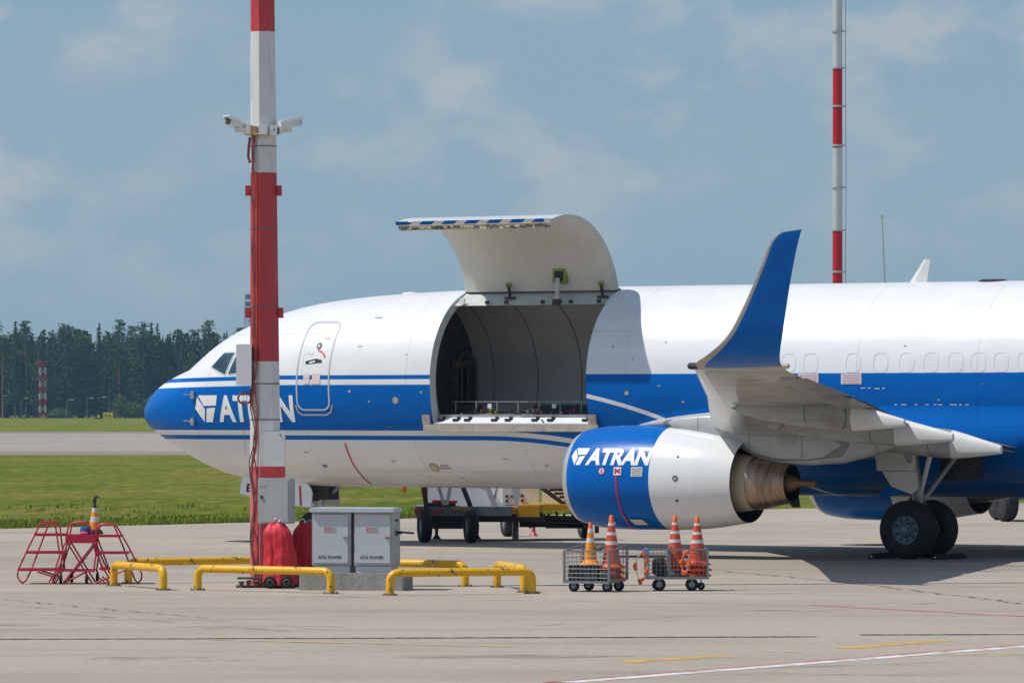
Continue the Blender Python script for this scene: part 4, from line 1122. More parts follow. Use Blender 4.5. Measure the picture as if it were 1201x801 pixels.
# tail surfaces (outside the frame, cast and reflect)
def simple_fin(name, pts, th, m):
    mb = MB(); m_ = len(pts); a_ = [Vector((x, y - th if name == 'tail_fin' else y, z + (0 if name == 'tail_fin' else th))) for x, y, z in pts]; b2 = [Vector((x, y + th if name == 'tail_fin' else y, z - (0 if name == 'tail_fin' else th))) for x, y, z in pts]
    mb.add(a_ + b2, [tuple(range(m_)), tuple(range(m_, 2*m_))] + [(j, (j+1) % m_, m_+(j+1) % m_, m_+j) for j in range(m_)])
    return mb.build(name, m, jet, angle=0)
simple_fin('tail_fin', [(28.5, 0, 5.1), (33.0, 0, 6.2), (37.0, 0, 12.4), (39.0, 0, 12.4), (37.6, 0, 4.9)], .12, 'blue')
for k in (1, -1): simple_fin('stabilizer', [(33.6, .6*k, 5.0), (37.6, 7.1*k, 5.8), (38.9, 7.1*k, 5.8), (37.4, .4*k, 5.0)], .08, 'wing')
mb = MB()   # wheel chocks
for s_ in (19.62 - .66, 19.62 + .66):
    c = P(s_, 2.86, .07)
    mb.v = []; mb.f = []; mb.m = []
    ch = MB(); ch.add([(s_ - .10, -2.35, .0), (s_ + .10, -2.35, .0), (s_, -2.35, .10), (s_ - .10, -3.50, .0), (s_ + .10, -3.50, .0), (s_, -3.50, .10)], [(0,1,2),(3,4,5),(0,1,4,3),(1,2,5,4),(2,0,3,5)], 0)
    ch.box((s_, -3.51, .045), (.035, .015, .03), mi=1)
    Mx = Matrix.Translation((XN, YN, 0)) @ Matrix.Rotation(-PA, 4, 'Z'); o3 = Mx @ Vector((s_, -2.93, 0))
    ch.xf(Matrix.Translation((-o3.x, -o3.y, 0)) @ Mx)
    ob = ch.build('wheel_chock', ['black', 'sign_yellow'], None, angle=0, loc=(o3.x, o3.y, 0))
    tag(ob, 'black rubber chock in front of the main wheels' if s_ < 19.6 else 'black rubber chock behind the main wheels', 'wheel chock', 'chocks at the main wheels')

# ==================================================================== APRON EQUIPMENT
# ---- the striped lighting pole
PX, PY = 312.0, G(312, 688).y
pc = W(PX, 688, PY); pcx = pc.x
pole = empty('striped_pole', (pcx, PY, 0), 0, 'tall red and white striped octagonal pole standing beside the covered extinguishers', 'pole')
zy = lambda y: H + (Y0 - y) * PY / F
def prad(z): return .262 - .0072 * z
mb = MB()
bands = [(0.0, 2), (zy(547), 1), (zy(424), 0), (zy(203), 1), (zy(38), 0), (11.3, 1), (13.9, 0), (16.5, 1), (19.1, 0), (22.0, None)]
for (z0, mi), (z1, _) in zip(bands, bands[1:]):
    ks = max(1, int((z1 - z0) / .8))
    for k in range(ks):
        a0, a1 = z0 + (z1-z0)*k/ks, z0 + (z1-z0)*(k+1)/ks
        vs = []
        for z in (a0, a1):
            for j in range(8):
                an = R(22.5 + 45*j + 8); vs.append((math.cos(an)*prad(z) - .006*z, math.sin(an)*prad(z), z))
        mb.add(vs, [(j, (j+1) % 8, 8+(j+1) % 8, 8+j) for j in range(8)], {0: 0, 1: 1, 2: 2}[mi])
mb.build('shaft', ['pole_red', 'pole_white', 'pole_pink'], pole, angle=20)
mb = MB()
for z in (zy(360), zy(450), zy(492), zy(172), zy(268)):
    mb.lathe([(prad(z)+.002, z-.010), (prad(z)+.006, z-.008), (prad(z)+.006, z+.008), (prad(z)+.002, z+.010)], (-.006*z, 0, 0), 'Z', 8, 0, a0=R(30.5), a1=R(390.5))
split_build(mb, 'joint_band', mat('band_dark', (.22, .19, .18), .7, var=.4), pole, angle=20)
for y_, m_ in ((224, 'pole_red'), (367, 'pole_red')):
    z = zy(y_)
    for sx in (-1, 1):
        mb = MB(); mb.box((sx * (prad(z) + .03) - .006*z, -.02, z), (.075, .10, .16), mi=0); mb.box((sx * (prad(z) + .012) - .006*z, 0, z), (.03, .2, .05), mi=0)
        mb.build('lug', m_, pole, angle=0)
# cables snaking down the left face
mb = MB()
for k, (dx, mi, w_) in enumerate(((-.165, 0, .013), (-.135, 1, .012), (-.19, 0, .010), (-.15, 1, .012))):
    pts = []; q = random.Random(k)
    z = zy(152) if k != 2 else zy(455)
    zend = .05
    i = 0
    while z > zend:
        wob = (.012 if z > zy(424) else .035) * math.sin(i * .9 + k * 2) + q.uniform(-.008, .008)
        pts.append((dx - .006*z + wob - (.012 if z < 2 else 0), -prad(z) * (.78 if abs(dx) > .15 else .92) - .03, z)); z -= .16; i += 1
    mb.tube(pts, w_, 6, mi)
mb.tube([(-.20 - .006*7, -.16, zy(162)), (-.26, -.18, zy(172)), (-.27, -.18, zy(185)), (-.24, -.17, zy(192))], .022, 6, 1)
mb.build('cable', ['cable', 'cable_red'], pole, angle=60)
mb = MB(); c_ = Vector((-.325, -.22, zy(467)))
mb.tube([c_ + Vector((math.cos(R(q))*.10, 0, math.sin(R(q))*.09)) for q in range(0, 360, 20)], .016, 6, 0, closed=True)
mb.tube([c_ + Vector((.09, 0, -.03)), c_ + Vector((.16, .02, .12)), c_ + Vector((.14, .03, .4)), c_ + Vector((.17, .03, .55))], .014, 6, 0)
mb.tube([c_ + Vector((0, 0, .3)), c_ + Vector((-.02, 0, .1)), c_ + Vector((0, 0, -.3)), c_ + Vector((.01, 0, -.9))], .004, 4, 1)
mb.build('cable_loop', ['cable_red', 'cable'], pole)
mb = MB()    # white box on a bracket, upper left
zb0, zb1 = zy(452), zy(404)
mb.box((W(287, 0, PY).x - pcx, -.12, (zb0+zb1)/2), (.24, .30, zb1-zb0), mi=0); mb.box((W(301, 0, PY).x - pcx, -.12, zy(414)), (.14, .10, .10), mi=1); mb.box((W(300.5, 0, PY).x - pcx, -.10, (zb0+zb1)/2), (.03, .26, zb1-zb0-.06), mi=2)
mb.box((W(301, 0, PY).x - pcx, -.08, zy(440)), (.14, .06, .06), mi=2)
mb.build('equipment_box', ['decal', 'pole_red', 'mast_grey'], pole, angle=0)
mb = MB()    # narrow box, white above and red below
x0, x1 = W(309, 0, PY-.4).x - pcx, W(334, 0, PY-.4).x - pcx
mb.box(((x0+x1)/2, -.30, (zy(506)+zy(546.5))/2), (x1-x0, .22, zy(506)-zy(546.5)), mi=0); mb.box(((x0+x1)/2, -.30, (zy(546.5)+zy(559.5))/2), (x1-x0, .22, zy(546.5)-zy(559.5)), mi=1)
mb.box((x1-.07, -.42, zy(510)), (.02, .02, .02), mi=2)
mb.build('narrow_box', ['white_plain', 'pole_red', 'dark'], pole, angle=0)
cabp = MB()
x0, x1 = W(303, 0, PY-.5).x - pcx, W(345, 0, PY-.5).x - pcx
rz = Euler((0, 0, R(-12))).to_matrix()
cabp.box(((x0+x1)/2, -.42, (zy(560)+zy(613))/2), (x1-x0-.05, .34, zy(560)-zy(613)), rz, 0)
pb_ = cabp.build('switch_box', ['box_grey'], pole, angle=0)
mb = MB(); fr0 = Vector(((x0+x1)/2, -.42, (zy(560)+zy(613))/2))
mb.box(fr0 + rz @ Vector((0.0, -.178, 0)), (x1-x0-.10, .012, zy(560)-zy(613)-.05), rz, 0)
mb.box(fr0 + rz @ Vector((-.19, -.19, .06)), (.035, .02, .045), rz, 1); mb.box(fr0 + rz @ Vector((-.17, -.187, .24)), (.10, .004, .035), rz, 2)
mb.build('switch_box_door', ['box_grey', 'dark', 'cabside'], pb_, angle=0)
# anchor bolts and block at the foot
mb = MB()
for i, x in enumerate((-.36, -.25, -.14, -.02, .1)):
    mb.tube([(x, -.42, 0), (x, -.42, .10 + .02*(i % 2))], .028, 8, 0); mb.box((x, -.42, .085), (.085, .07, .035), mi=0)
mb.box((-.15, -.36, .15), (.55, .22, .03), mi=1); mb.box((0, 0, .015), (.9, .8, .03), mi=1)
mb.build('anchor_bolts', ['rust', 'grime'], pole, angle=0)
# camera ring
mb = MB(); z = zy(153.5)
mb.lathe([(prad(z)+.0, z-.06), (prad(z)+.05, z-.06), (prad(z)+.05, z+.06), (prad(z), z+.06)], (-.006*z, 0, 0), 'Z', 8, 2, a0=R(30.5), a1=R(390.5))
mb.box((-.36, -.10, z), (.24, .10, .07), mi=0); mb.box((.30, -.10, z), (.22, .10, .07), mi=0)
mb.box((-.03, -.27, z+.01), (.13, .08, .17), mi=0); mb.box((.13, -.27, z-.01), (.12, .05, .16), mi=0); mb.box((-.18, -.25, z), (.10, .05, .11), mi=3); mb.box((.22, -.2, z), (.10, .1, .12), mi=0); mb.box((.20, -.26, z-.02), (.03, .02, .10), mi=1)
mb.box((-.26, -.15, z), (.09, .12, .17), mi=0); mb.box((.14, -.30, z), (.025, .01, .02), mi=1)
mb.tube([(-.33, -.2, z-.06), (-.2, -.26, z-.07), (0, -.29, z-.075), (.2, -.2, z-.06)], .015, 6, 3)
mb.build('camera_bracket', ['white_plain', 'dark', 'mast_grey', mat('ochre_clip', (.42, .25, .12), .6, var=.3, scale=20)], pole, angle=20)
def cctv(x0, x1, label, tiltz, yaw):
    c = Vector((pcx + x0, PY - .12, zy(146)))
    r = empty('security_camera', c, 0, label, 'security camera', 'cameras on the striped pole')
    q = Euler((R(-14), 0, R(yaw))).to_matrix() if False else (Matrix.Rotation(R(yaw), 3, 'Z') @ Matrix.Rotation(R(tiltz), 3, 'X'))
    o = lambda x, y, z: q @ Vector((x, y, z))
    mb = MB(); mb.box(o(0, 0, 0), (.13, .34, .12), q, 0); mb.box(o(0, -.18, -.005), (.10, .02, .085), q, 1)
    mb.build('housing', ['white_plain', 'dark'], r, angle=0)
    mb = MB(); mb.box(o(0, -.03, .068), (.155, .40, .014), q, 0); mb.box(o(.074, -.03, .045), (.008, .38, .04), q, 0); mb.box(o(-.074, -.03, .045), (.008, .38, .04), q, 0)
    mb.build('sun_hood', 'decal', r, angle=0)
    mb = MB(); mb.tube([(0, .02, -.05), (x1 * .4, .02, -.10), (x1, .02, -.10)], .025, 8); mb.build('bracket_arm', 'white_plain', r)
cctv(-.45, .16, 'white camera on the pole facing the left side', -12, -48)
cctv(.37, -.13, 'white camera on the pole facing right and away', -12, 118)

# ---- covered extinguishers
def covered(px, py, label, h, wd, seed, rz=0.0):
    g = G(px, py); root = empty('covered_extinguisher', (g.x, g.y, 0), rz, label, 'extinguisher', 'extinguishers under red covers')
    mb = MB(); q = random.Random(seed); n_, m_ = 96, 40
    fold = [q.uniform(0, 6.28) for _ in range(8)]
    for i in range(m_ + 1):
        u = i / m_; z = .07 + (h - .07) * (1 - u)
        r0 = wd * (.16 + .66 * min(1, u / .16) ** .55) if u < .16 else wd * (.82 + .18 * ((u - .16) / .84) ** .7)
        for j in range(n_):
            an = 2 * math.pi * j / n_
            cr_ = lambda f, p: 1 - 2 * abs(math.sin(f * an / 2 + p)) ** .7
            amp = .035 + .09 * min(1, u * 1.6)
            f_ = 1 + amp * (.55*cr_(7, fold[0] + .9*u) + .40*cr_(11, fold[1] - 1.6*u) + .25*math.sin(19*an + fold[2] + 5*u)) + .05*math.sin(3*an + fold[3] + 3*u) + .02*math.sin(26*u + 4*an + fold[6])
            ca, sa = math.cos(an), math.sin(an)
            x, y = math.copysign(abs(ca)**.8, ca)*r0*f_ + .035*math.sin(4*u + fold[7]), math.copysign(abs(sa)**.8, sa)*r0*f_*.8
            mb.v.append(Vector((x, y, z + .03*math.sin(3*an + fold[4]) * u + .02*math.sin(4*an+fold[5]))))
    for i in range(m_):
        for j in range(n_): mb.f.append([i*n_+j, i*n_+(j+1) % n_, (i+1)*n_+(j+1) % n_, (i+1)*n_+j]); mb.m.append(0)
    mb.f.append(list(range(n_))); mb.m.append(0)
    mb.build('cover', 'tarp', root, angle=50)
    for sx in (-1, 1):
        w = MB(); w.lathe([(.0, -.035), (.045, -.04), (.05, -.03), (.085, -.035), (.098, -.02), (.098, .02), (.085, .035), (.0, .035)], (sx*.13, -wd*.80, .098), 'Y', 20, 0, mis=[0, 1, 0, 0, 0, 0, 0])
        w.build('wheel', ['black', 'mast_grey'], root)
    mb = MB(); mb.tube([(0, 0, h-.03), (.01, -.02, h + .03), (-.02, -.03, h + .07), (-.07, -.04, h + .05)], .014, 6); mb.tube([(0, -.05, h+.02), (.03, -.08, h+.035), (.0, -.1, h+.01)], .012, 6)
    mb.build('handle', 'pole_white', root)
    mb = MB(); mb.box((0, 0, .14), (.32, .26, .10)); mb.build('carriage', 'red', root, angle=0)
    return root
covered(327, 689.5, 'red tarpaulin covered extinguisher directly in front of the striped pole', 1.02, .265, 3)
covered(357, 687.5, 'red tarpaulin covered extinguisher squeezed between its twin and the power cabinet', .99, .25, 8)

# ---- power cabinet on its plinth
cR = R(-10)
g = G(417, 692); CB = Vector((g.x, g.y + .30, 0)); qm = Matrix.Rotation(cR, 4, 'Z')
plinth = MB(); plinth.box((0, 0, .135), (1.62, .82, .27)); 
pl = plinth.build('concrete_plinth', 'plinth', None, angle=0, loc=CB); pl.rotation_euler = (0, 0, cR)
tag(pl, 'low stained concrete block that carries the twin power cabinet', 'plinth')
cbx = empty('power_cabinet', CB + Vector((.0, 0, .27)), cR, 'pale grey steel twin-door power cabinet on a concrete block', 'power cabinet')
Wd, Dp, Ht = 1.27, .56, .87
mb = MB()
for sx in (-1, 1): mb.box((sx * (Wd/4 + .012), 0, Ht/2 + .08), (Wd/2 - .024, Dp, Ht - .06), mi=0); mb.box((sx * (Wd/4 + .012), 0, .05), (Wd/2 - .07, Dp - .04, .10), mi=1)
mb.build('body', ['cabside', 'cab'], cbx, angle=0)
mb = MB(); mb.box((0, -.02, Ht + .085), (Wd + .05, Dp + .10, .055)); mb.box((0, -.02, Ht + .118), (Wd + .02, Dp + .06, .012)); mb.build('roof', 'cab', cbx, angle=0)
for sx in (-1, 1):
    mb = MB(); dw = Wd/2 - .085; x = sx * (Wd/4 + .012) - .01
    mb.box((x, -Dp/2 - .012, Ht/2 + .085), (dw, .022, Ht - .13), mi=0)
    dr2 = mb.build('door', ['cab'], cbx, angle=0)
    mb = MB(); mb.box((x + dw/2 - .03, -Dp/2 - .035, .54), (.09, .02, .022), mi=0); mb.build('handle', [mat('handle_red', (.35, .06, .10), .5) if sx > 0 else 'galv'], dr2, angle=0)
    mb = MB()
    def T(word, cx, cz, w_, h_, mi, bold=.02):
        vs, fs, _ = text_mesh(word, bold)
        o, f = cut_map(vs, fs, lambda u, v: Vector((x + cx - w_/2 + w_*u, -Dp/2 - .025, cz + h_*(v-.5))), 1, 1); mb.add(o, f, mi)
    T('АПА POWER', -.01, .235, .37, .056, 0, .02)
    mb.box((x - .01, -Dp/2 - .0245, .665), (.20, .002, .10), mi=2)
    for (cx, w_, mi) in ((-.075, .035, 1), (-.025, .02, 1), (.015, .03, 3), (.055, .02, 3)):
        mb.box((x + cx, -Dp/2 - .026, .67), (w_, .002, .05), mi=mi)
    mb.box((x - .01, -Dp/2 - .026, .63), (.17, .002, .008), mi=1)
    mb.build('door_lettering', ['ink', 'pinkred', 'sticker', 'greymetal'] if 'sticker' in M else ['ink', 'pinkred', mat('sticker_pale', (.44, .46, .49), .5), 'greymetal'], dr2, angle=0)
mb = MB()
for z in (.80, .62, .58): mb.tube([(Wd/2 - .01, -.05, z), (Wd/2 + .03, -.05, z)], .02, 8, 0)
mb.box((Wd/2 + .02, .05, .61), (.10, .05, .05), mi=0)
mb.tube([(Wd/2 + .01, .05, .62), (Wd/2 + .25, .12, .60), (Wd/2+.9, .2, .60)][:2], .018, 6, 0)
split_build(mb, 'side_fitting', 'dark', cbx)

# ---- yellow guard rails
def guard_rail(p0, p1, ztop, label, r=.062):
    a_, b2 = G(*p0), G(*p1); d_ = (b2 - a_); ln = d_.length; d_.normalize()
    root = empty('guard_rail', ((a_ + b2) / 2).to_tuple(), 0, label, 'guard rail', 'yellow guard rails round the pole and cabinet')
    root.rotation_euler.z = math.atan2(d_.y, d_.x); h = ln / 2; rb = .13
    pts = [(-h, 0, .015), (-h, 0, ztop - rb)] + [(-h + rb - rb*math.cos(R(q)), 0, ztop - rb + rb*math.sin(R(q))) for q in (18, 36, 54, 72)] + [(-h + rb, 0, ztop)]
    k = max(2, int(ln / .4)); pts += [(-h + rb + (2*h - 2*rb) * i / k, 0, ztop) for i in range(1, k)]
    pts += [(-x, y, z) for x, y, z in reversed(pts[:7])]
    mb = MB(); mb.tube(pts, r, 16); mb.build('rail', 'yellow', root, angle=70)
    for sx in (-1, 1):
        mb = MB(); mb.lathe([(r, .014), (.115, .014), (.125, .004), (.125, .0)], (sx*h, 0, 0), 'Z', 16, 0)
        for an in range(4): mb.lathe([(0, .03), (.016, .03), (.016, .012)], (sx*h + .095*math.cos(an*1.57+.78), .095*math.sin(an*1.57+.78), 0), 'Z', 6, 1)
        mb.build('base_flange', ['grime', 'rust'], root, angle=30)
guard_rail((133.5, 687), (191.5, 692), .335, 'short yellow pipe rail nearest the red wheeled stand')
guard_rail((150.5, 684.5), (316, 681.5), .345, 'long yellow pipe rail running behind to the left of the pole')
guard_rail((232, 692), (388, 696), .335, 'long yellow pipe rail in front of the red covers')
guard_rail((398, 684), (545.5, 687.5), .345, 'yellow pipe rail coming out from behind the power cabinet')
guard_rail((457.5, 698), (624, 696), .335, 'long yellow pipe rail in front to the right of the cabinet')
guard_rail((583, 688.5), (614.5, 694.5), .36, 'short yellow pipe rail closing the right corner')

# ---- red wheeled service stand
g = G(92, 685); sd = empty('service_stand', (g.x, g.y + .35, 0), 0, 'red tubular double-sided step stand on small wheels', 'step stand')
K_ = 82 / F
def sp(px, z, y): return ((px - 92) * K_, y, z)
zq = lambda y: (683.5 - y) / 73.1
YF, YB = -.30, .30
mb = MB(); tr = .0135
def TB(pts, r=tr, mi=0): mb.tube(pts, r, 8, mi)
TB([sp(47, zq(614), YF), sp(34, zq(640), YF), sp(22, zq(666), YF), sp(20, zq(674), YF+.08), sp(22, zq(680), YF+.2), sp(25, zq(683), 0), sp(28, zq(680), YB-.2), sp(32, zq(670), YB), sp(43, zq(641), YB), sp(54, zq(612), YB)])
TB([sp(136, zq(616), YF), sp(150, zq(640), YF), sp(161, zq(662), YF), sp(165, zq(672), YF+.08), sp(163.5, zq(679), YF+.2), sp(159, zq(683), 0), sp(155, zq(679), YB-.2), sp(150, zq(668), YB), sp(140, zq(640), YB), sp(129, zq(615), YB)])
# hoops
TB([sp(47, zq(614), YF), sp(48, zq(612), YF + .05), sp(54, zq(612), YB), sp(62, zq(612), YB), sp(66, zq(615), YB), sp(72, zq(668), YB)])
TB([sp(47, zq(614), YF), sp(60, zq(612.5), YF), sp(65, zq(616), YF), sp(70, zq(650), YF), sp(64, zq(668), YF)])
TB([sp(136, zq(616), YF), sp(130, zq(614.5), YF), sp(117, zq(614.5), YF), sp(113, zq(618), YF), sp(112, zq(640), YF), sp(120, zq(668), YF)])
TB([sp(131, zq(616), YB), sp(122, zq(614.5), YB), sp(114, zq(614.5), YB), sp(110, zq(630), YB), sp(124, zq(668), YB)])
for y in (YF, YB):
    TB([sp(77, zq(632), y), sp(80, zq(616), y), sp(84, zq(612.5), y), sp(100, zq(612.5), y), sp(105, zq(616), y), sp(109, zq(632), y)])
    TB([sp(79, zq(636), y), sp(70, zq(662), y), sp(58, zq(680), y), sp(57, zq(684), y), sp(62, zq(682), y), sp(70, zq(668), y)])
    TB([sp(108, zq(636), y), sp(118, zq(660), y), sp(127, zq(676), y), sp(124, zq(683), y), sp(116, zq(676), y)])
    TB([sp(74, zq(682), y), sp(110, zq(636), y)]); TB([sp(108, zq(683), y), sp(80, zq(637), y)])
    TB([sp(72, zq(668), y), sp(110, zq(668), y)]); TB([sp(70, zq(670), y), sp(74, zq(640), y), sp(79, zq(632), y)]); TB([sp(109, zq(670), y), sp(112, zq(650), y), sp(109, zq(634), y)])
    TB([sp(44, zq(669), y), sp(66, zq(676), y)]); TB([sp(75, zq(682), y), sp(96, zq(671), y)]); TB([sp(108, zq(684), y), sp(125, zq(676), y), sp(146, zq(667), y)])
mb.build('tube_frame', 'rail_red', sd, angle=70)
for z0, xa, xb in ((626, 40, 77), (646.5, 32, 76), (666.5, 23, 72)):
    m2 = MB(); m2.box(((xa+xb)/2*K_ - 92*K_, 0, zq(z0)), ((xb-xa)*K_, .58, .022)); m2.box(((xa+xb)/2*K_ - 92*K_, YF, zq(z0)), ((xb-xa)*K_, .025, .045)); m2.build('tread', 'rail_red', sd, angle=0)
for z0, xa, xb in ((627.5, 112, 141), (647, 112, 150), (665.5, 116, 134)):
    m2 = MB(); m2.box(((xa+xb)/2*K_ - 92*K_, 0, zq(z0)), ((xb-xa)*K_, .58, .022)); m2.box(((xa+xb)/2*K_ - 92*K_, YF, zq(z0)), ((xb-xa)*K_, .025, .04)); m2.build('tread', 'rail_red', sd, angle=0)
m2 = MB(); m2.box((.03, 0, zq(627)), (.48, .62, .03)); m2.box((.03, YF - .01, zq(631)), (.48, .02, .13)); m2.box((.03, YB + .01, zq(631)), (.48, .02, .13)); m2.build('platform', 'rail_red', sd, angle=0)
for x, y in ((71, YF), (80, YB), (101, YF), (110, YB)):
    m2 = MB(); m2.lathe([(0, -.02), (.04, -.025), (.075, -.02), (.08, 0), (.075, .02), (.04, .025), (0, .02)], ((x-92)*K_, y + .03, .082), 'X', 16, 0); m2.tube([((x-92)*K_, y+.03, .08), ((x-92)*K_, y, .2)], .015, 6, 1); m2.build('wheel', ['black', 'rail_red'], sd)

# ---- cones
def cone(loc, label, h=.75, rb=.15, rt=.025, base=.20, body='orange_dirty', bands=((.43, .50), (.62, .68), (.81, .865)), bodies=None, group='traffic cones loaded on the mesh carts', skirt=True, topm=None):
    r = empty('traffic_cone', loc, rnd.uniform(0, 1.5), label, 'traffic cone', group)
    mb = MB(); pr = [(rb, .03)]; mis = []
    zs = sorted(set([0.0, 1.0] + [b for bb in bands for b in bb]))
    prof = [(rb + (rt - rb) * z, .03 + (h - .03) * z) for z in zs]
    for z0, z1 in zip(zs, zs[1:]):
        mid = (z0+z1)/2
        mis.append(1 if any(a_ <= mid <= b2 for a_, b2 in bands) else (2 if mid > .8 else 0))
    prof.append((rt*.6, h + .012)); mis.append(2); prof.append((0, h + .012)); mis.append(2)
    mb.lathe(prof, (0, 0, 0), 'Z', 24, 0, mis=mis)
    mb.build('cone_body', [body, 'reflect', topm or 'orange'], r, angle=40)
    mb = MB(); pts = []
    for (rad, z) in ((base, 0), (base, .022), (rb + .03, .035), (rb * .97, .07)):
        pts.append([(rad*(1 if rad < base else 1.0)*math.copysign(abs(math.cos(2*math.pi*j/24))**(.55 if rad == base else 1), math.cos(2*math.pi*j/24)), rad*math.copysign(abs(math.sin(2*math.pi*j/24))**(.55 if rad == base else 1), math.sin(2*math.pi*j/24)), z) for j in range(24)])
    for p_ in pts: mb.v += [Vector(x) for x in p_]
    for i in range(3):
        for j in range(24): mb.f.append([i*24+j, i*24+(j+1) % 24, (i+1)*24+(j+1) % 24, (i+1)*24+j]); mb.m.append(0)
    mb.f.append(list(range(24))); mb.m.append(0)
    mb.build('cone_base', [body if skirt else 'black'], r, angle=40)
    return r
c1 = cone((sd.location.x + (108 - 92) * K_, sd.location.y + .1, zq(625.8)), 'small orange cone with a dark wrapped tip standing on the red service stand', .50, .10, .02, .14, 'orange_yellow', ((.34, .52), (.68, .82)), group=None, skirt=False, topm='dark')
m2 = MB(); m2.lathe([(.0, 0), (.09, .01), (.115, .06), (.12, .12), (.10, .19), (.06, .20), (0, .2)], (0, 0, 0), 'Z', 14, 0)
ob = m2.build('rag_bundle', 'bluebag', None, loc=(sd.location.x + (99 - 92) * K_, sd.location.y - .1, zq(626))); ob.scale = (.8, .7, .62); tag(ob, 'dark blue bundled cloth on the red stand beside the small cone', 'cloth')
m2 = MB(); m2.lathe([(.0, 0), (.06, .005), (.07, .03), (.05, .055), (0, .06)], (0, 0, 0), 'Z', 12, 0)
ob = m2.build('glove', 'pinkbag', None, loc=(sd.location.x + (97.5 - 92) * K_, sd.location.y - .22, zq(626))); ob.scale = (1, .7, .8); tag(ob, 'bright pink glove on the top step of the red stand', 'glove')
m2 = MB(); m2.tube([(0, 0, 0), (.0, .0, .05), (.02, 0, .09), (.05, .01, .10), (.075, 0, .07)], [.03, .034, .022, .014, .012], 8); m2.xf(Matrix.Translation((0, 0, .50)))
m2.build('tip_wrap', 'dark', c1)

# ---- mesh carts
def mesh_panel(mb, o, ux, uz, wx, hz_, nx, nz, r=.0036):
    o, ux, uz = Vector(o), Vector(ux), Vector(uz)
    for i in range(1, nx): a_ = o + ux * (wx * i / nx); mb.tube([a_, a_ + uz * hz_], r, 4, 0, caps=False)
    for i in range(1, nz): a_ = o + uz * (hz_ * i / nz); mb.tube([a_, a_ + ux * wx], r, 4, 0, caps=False)
def cart(name, loc, rz, lx, ly, z0, z1, label, wheels, tilt=0.0):
    r = empty(name, loc, rz, label, 'cart', None)
    hx, hy = lx/2, ly/2; fr = MB(); t = .030
    zt_ = lambda y: z1 + tilt * (y + hy) / ly
    zb_ = lambda y: z0 + tilt * .6 * (y + hy) / ly
    C4 = [(-hx, -hy), (hx, -hy), (hx, hy), (-hx, hy)]
    for x, y in C4: fr.bar((x, y, zb_(y) - .02), (x, y, zt_(y)), t, t)
    for (xa, ya), (xb, yb) in zip(C4, C4[1:] + C4[:1]):
        fr.bar((xa, ya, zt_(ya)), (xb, yb, zt_(yb)), t * .9, t * .9); fr.bar((xa, ya, zb_(ya)), (xb, yb, zb_(yb)), t * 1.3, t * 1.3)
    fr.bar((0, -hy, zb_(-hy)), (0, hy, zb_(hy)), .06, .03)
    fr.build('frame', 'galv', r, angle=0)
    for (xa, ya), (xb, yb) in zip(C4, C4[1:] + C4[:1]):
        m3 = MB(); ux = Vector((xb-xa, yb-ya, 0)); w_ = ux.length; ux.normalize()
        za = (zb_(ya) + zb_(yb)) / 2; mesh_panel(m3, (xa, ya, za), ux, (0, 0, 1), w_, (zt_(ya)+zt_(yb))/2 - za, int(w_/.065), 7)
        m3.build('mesh_side', 'galv', r, angle=0)
    m3 = MB(); mesh_panel(m3, (-hx, -hy, z0 + .01), (1, 0, 0), (0, 1, 0), lx, ly, 14, 12); m3.box((0, 0, z0 + .0), (lx - .04, ly - .04, .012)); m3.build('floor_tray', 'galv', r, angle=0)
    for x, y, wr in wheels:
        m3 = MB(); m3.lathe([(0, -.022), (wr*.45, -.024), (wr*.5, -.018), (wr*.9, -.022), (wr, -.010), (wr, .010), (wr*.9, .022), (wr*.5, .018), (wr*.45, .024), (0, .022)], (x, y, wr), 'Y' , 20, 0, mis=[1, 1, 0, 0, 0, 0, 0, 1, 1])
        m3.bar((x, y - .035, wr), (x, y - .035, z0), .03, .012, 2); m3.bar((x, y + .035, wr), (x, y + .035, z0), .03, .012, 2); m3.box((x, y, z0 - .02), (.09, .10, .02), mi=2)
        m3.build('wheel', ['black', 'galv', 'galv'], r, angle=30)
    return r
g1 = G(699, 694); L1 = (g1.x, g1.y + .28, 0)
ca = cart('mesh_cart', L1, R(-24), .74, .72, .15, .62, 'galvanised mesh cart on the left holding a short amber cone and a tall cone stack', [(-.24, -.28, .085), (.30, -.25, .085), (-.22, .25, .085), (.28, .25, .085)], .07)
g2 = G(794, 693); L2 = (g2.x, g2.y + .30, 0)
cb = cart('mesh_cart', L2, R(3), .92, .52, .20, .635, 'galvanised mesh cart on the right holding two tall cone stacks', [(-.28, -.20, .10), (.22, -.20, .10), (-.28, .2, .08), (.40, .22, .06)])
def rel(Lc, rz, x, y, z): 
    v = Matrix.Rotation(rz, 3, 'Z') @ Vector((x, y, 0)); return (Lc[0] + v.x, Lc[1] + v.y, z)
def stack(px, Yd, z, n, what, h=.78, **k):
    for i in range(n):
        last = i == n - 1
        cone((W(px, 0, Yd).x + rnd.uniform(-.006, .006), Yd, z + i * .085), what[i], h, **k)
Y1 = L1[1]
cone((W(692.5, 0, Y1 - .02).x, Y1 - .02, .40), 'short bright amber cone with two grey bands in the left cart', .64, .105, .028, .15, 'orange_yellow', ((.52, .63), (.77, .87)), topm='orange')
stack(717, Y1 + .02, .18, 3, ['bottom cone of the tall stack in the left cart', 'middle cone of the tall stack in the left cart', 'uppermost tall cone of the stack in the left cart'], .80, rb=.15, rt=.03, base=.19)
Y2 = L2[1]
stack(791.5, Y2, .23, 3, ['lowest cone of the stack in the middle of the right cart', 'second cone of the stack in the middle of the right cart', 'top cone of the stack in the middle of the right cart'], .74, rb=.145, rt=.03, base=.18)
stack(817.5, Y2 - .05, .22, 3, ['lowest cone of the stack at the right end of the right cart', 'second cone of the stack at the right end of the right cart', 'top cone of the stack at the right end of the right cart'], .74, rb=.15, rt=.03, base=.20)
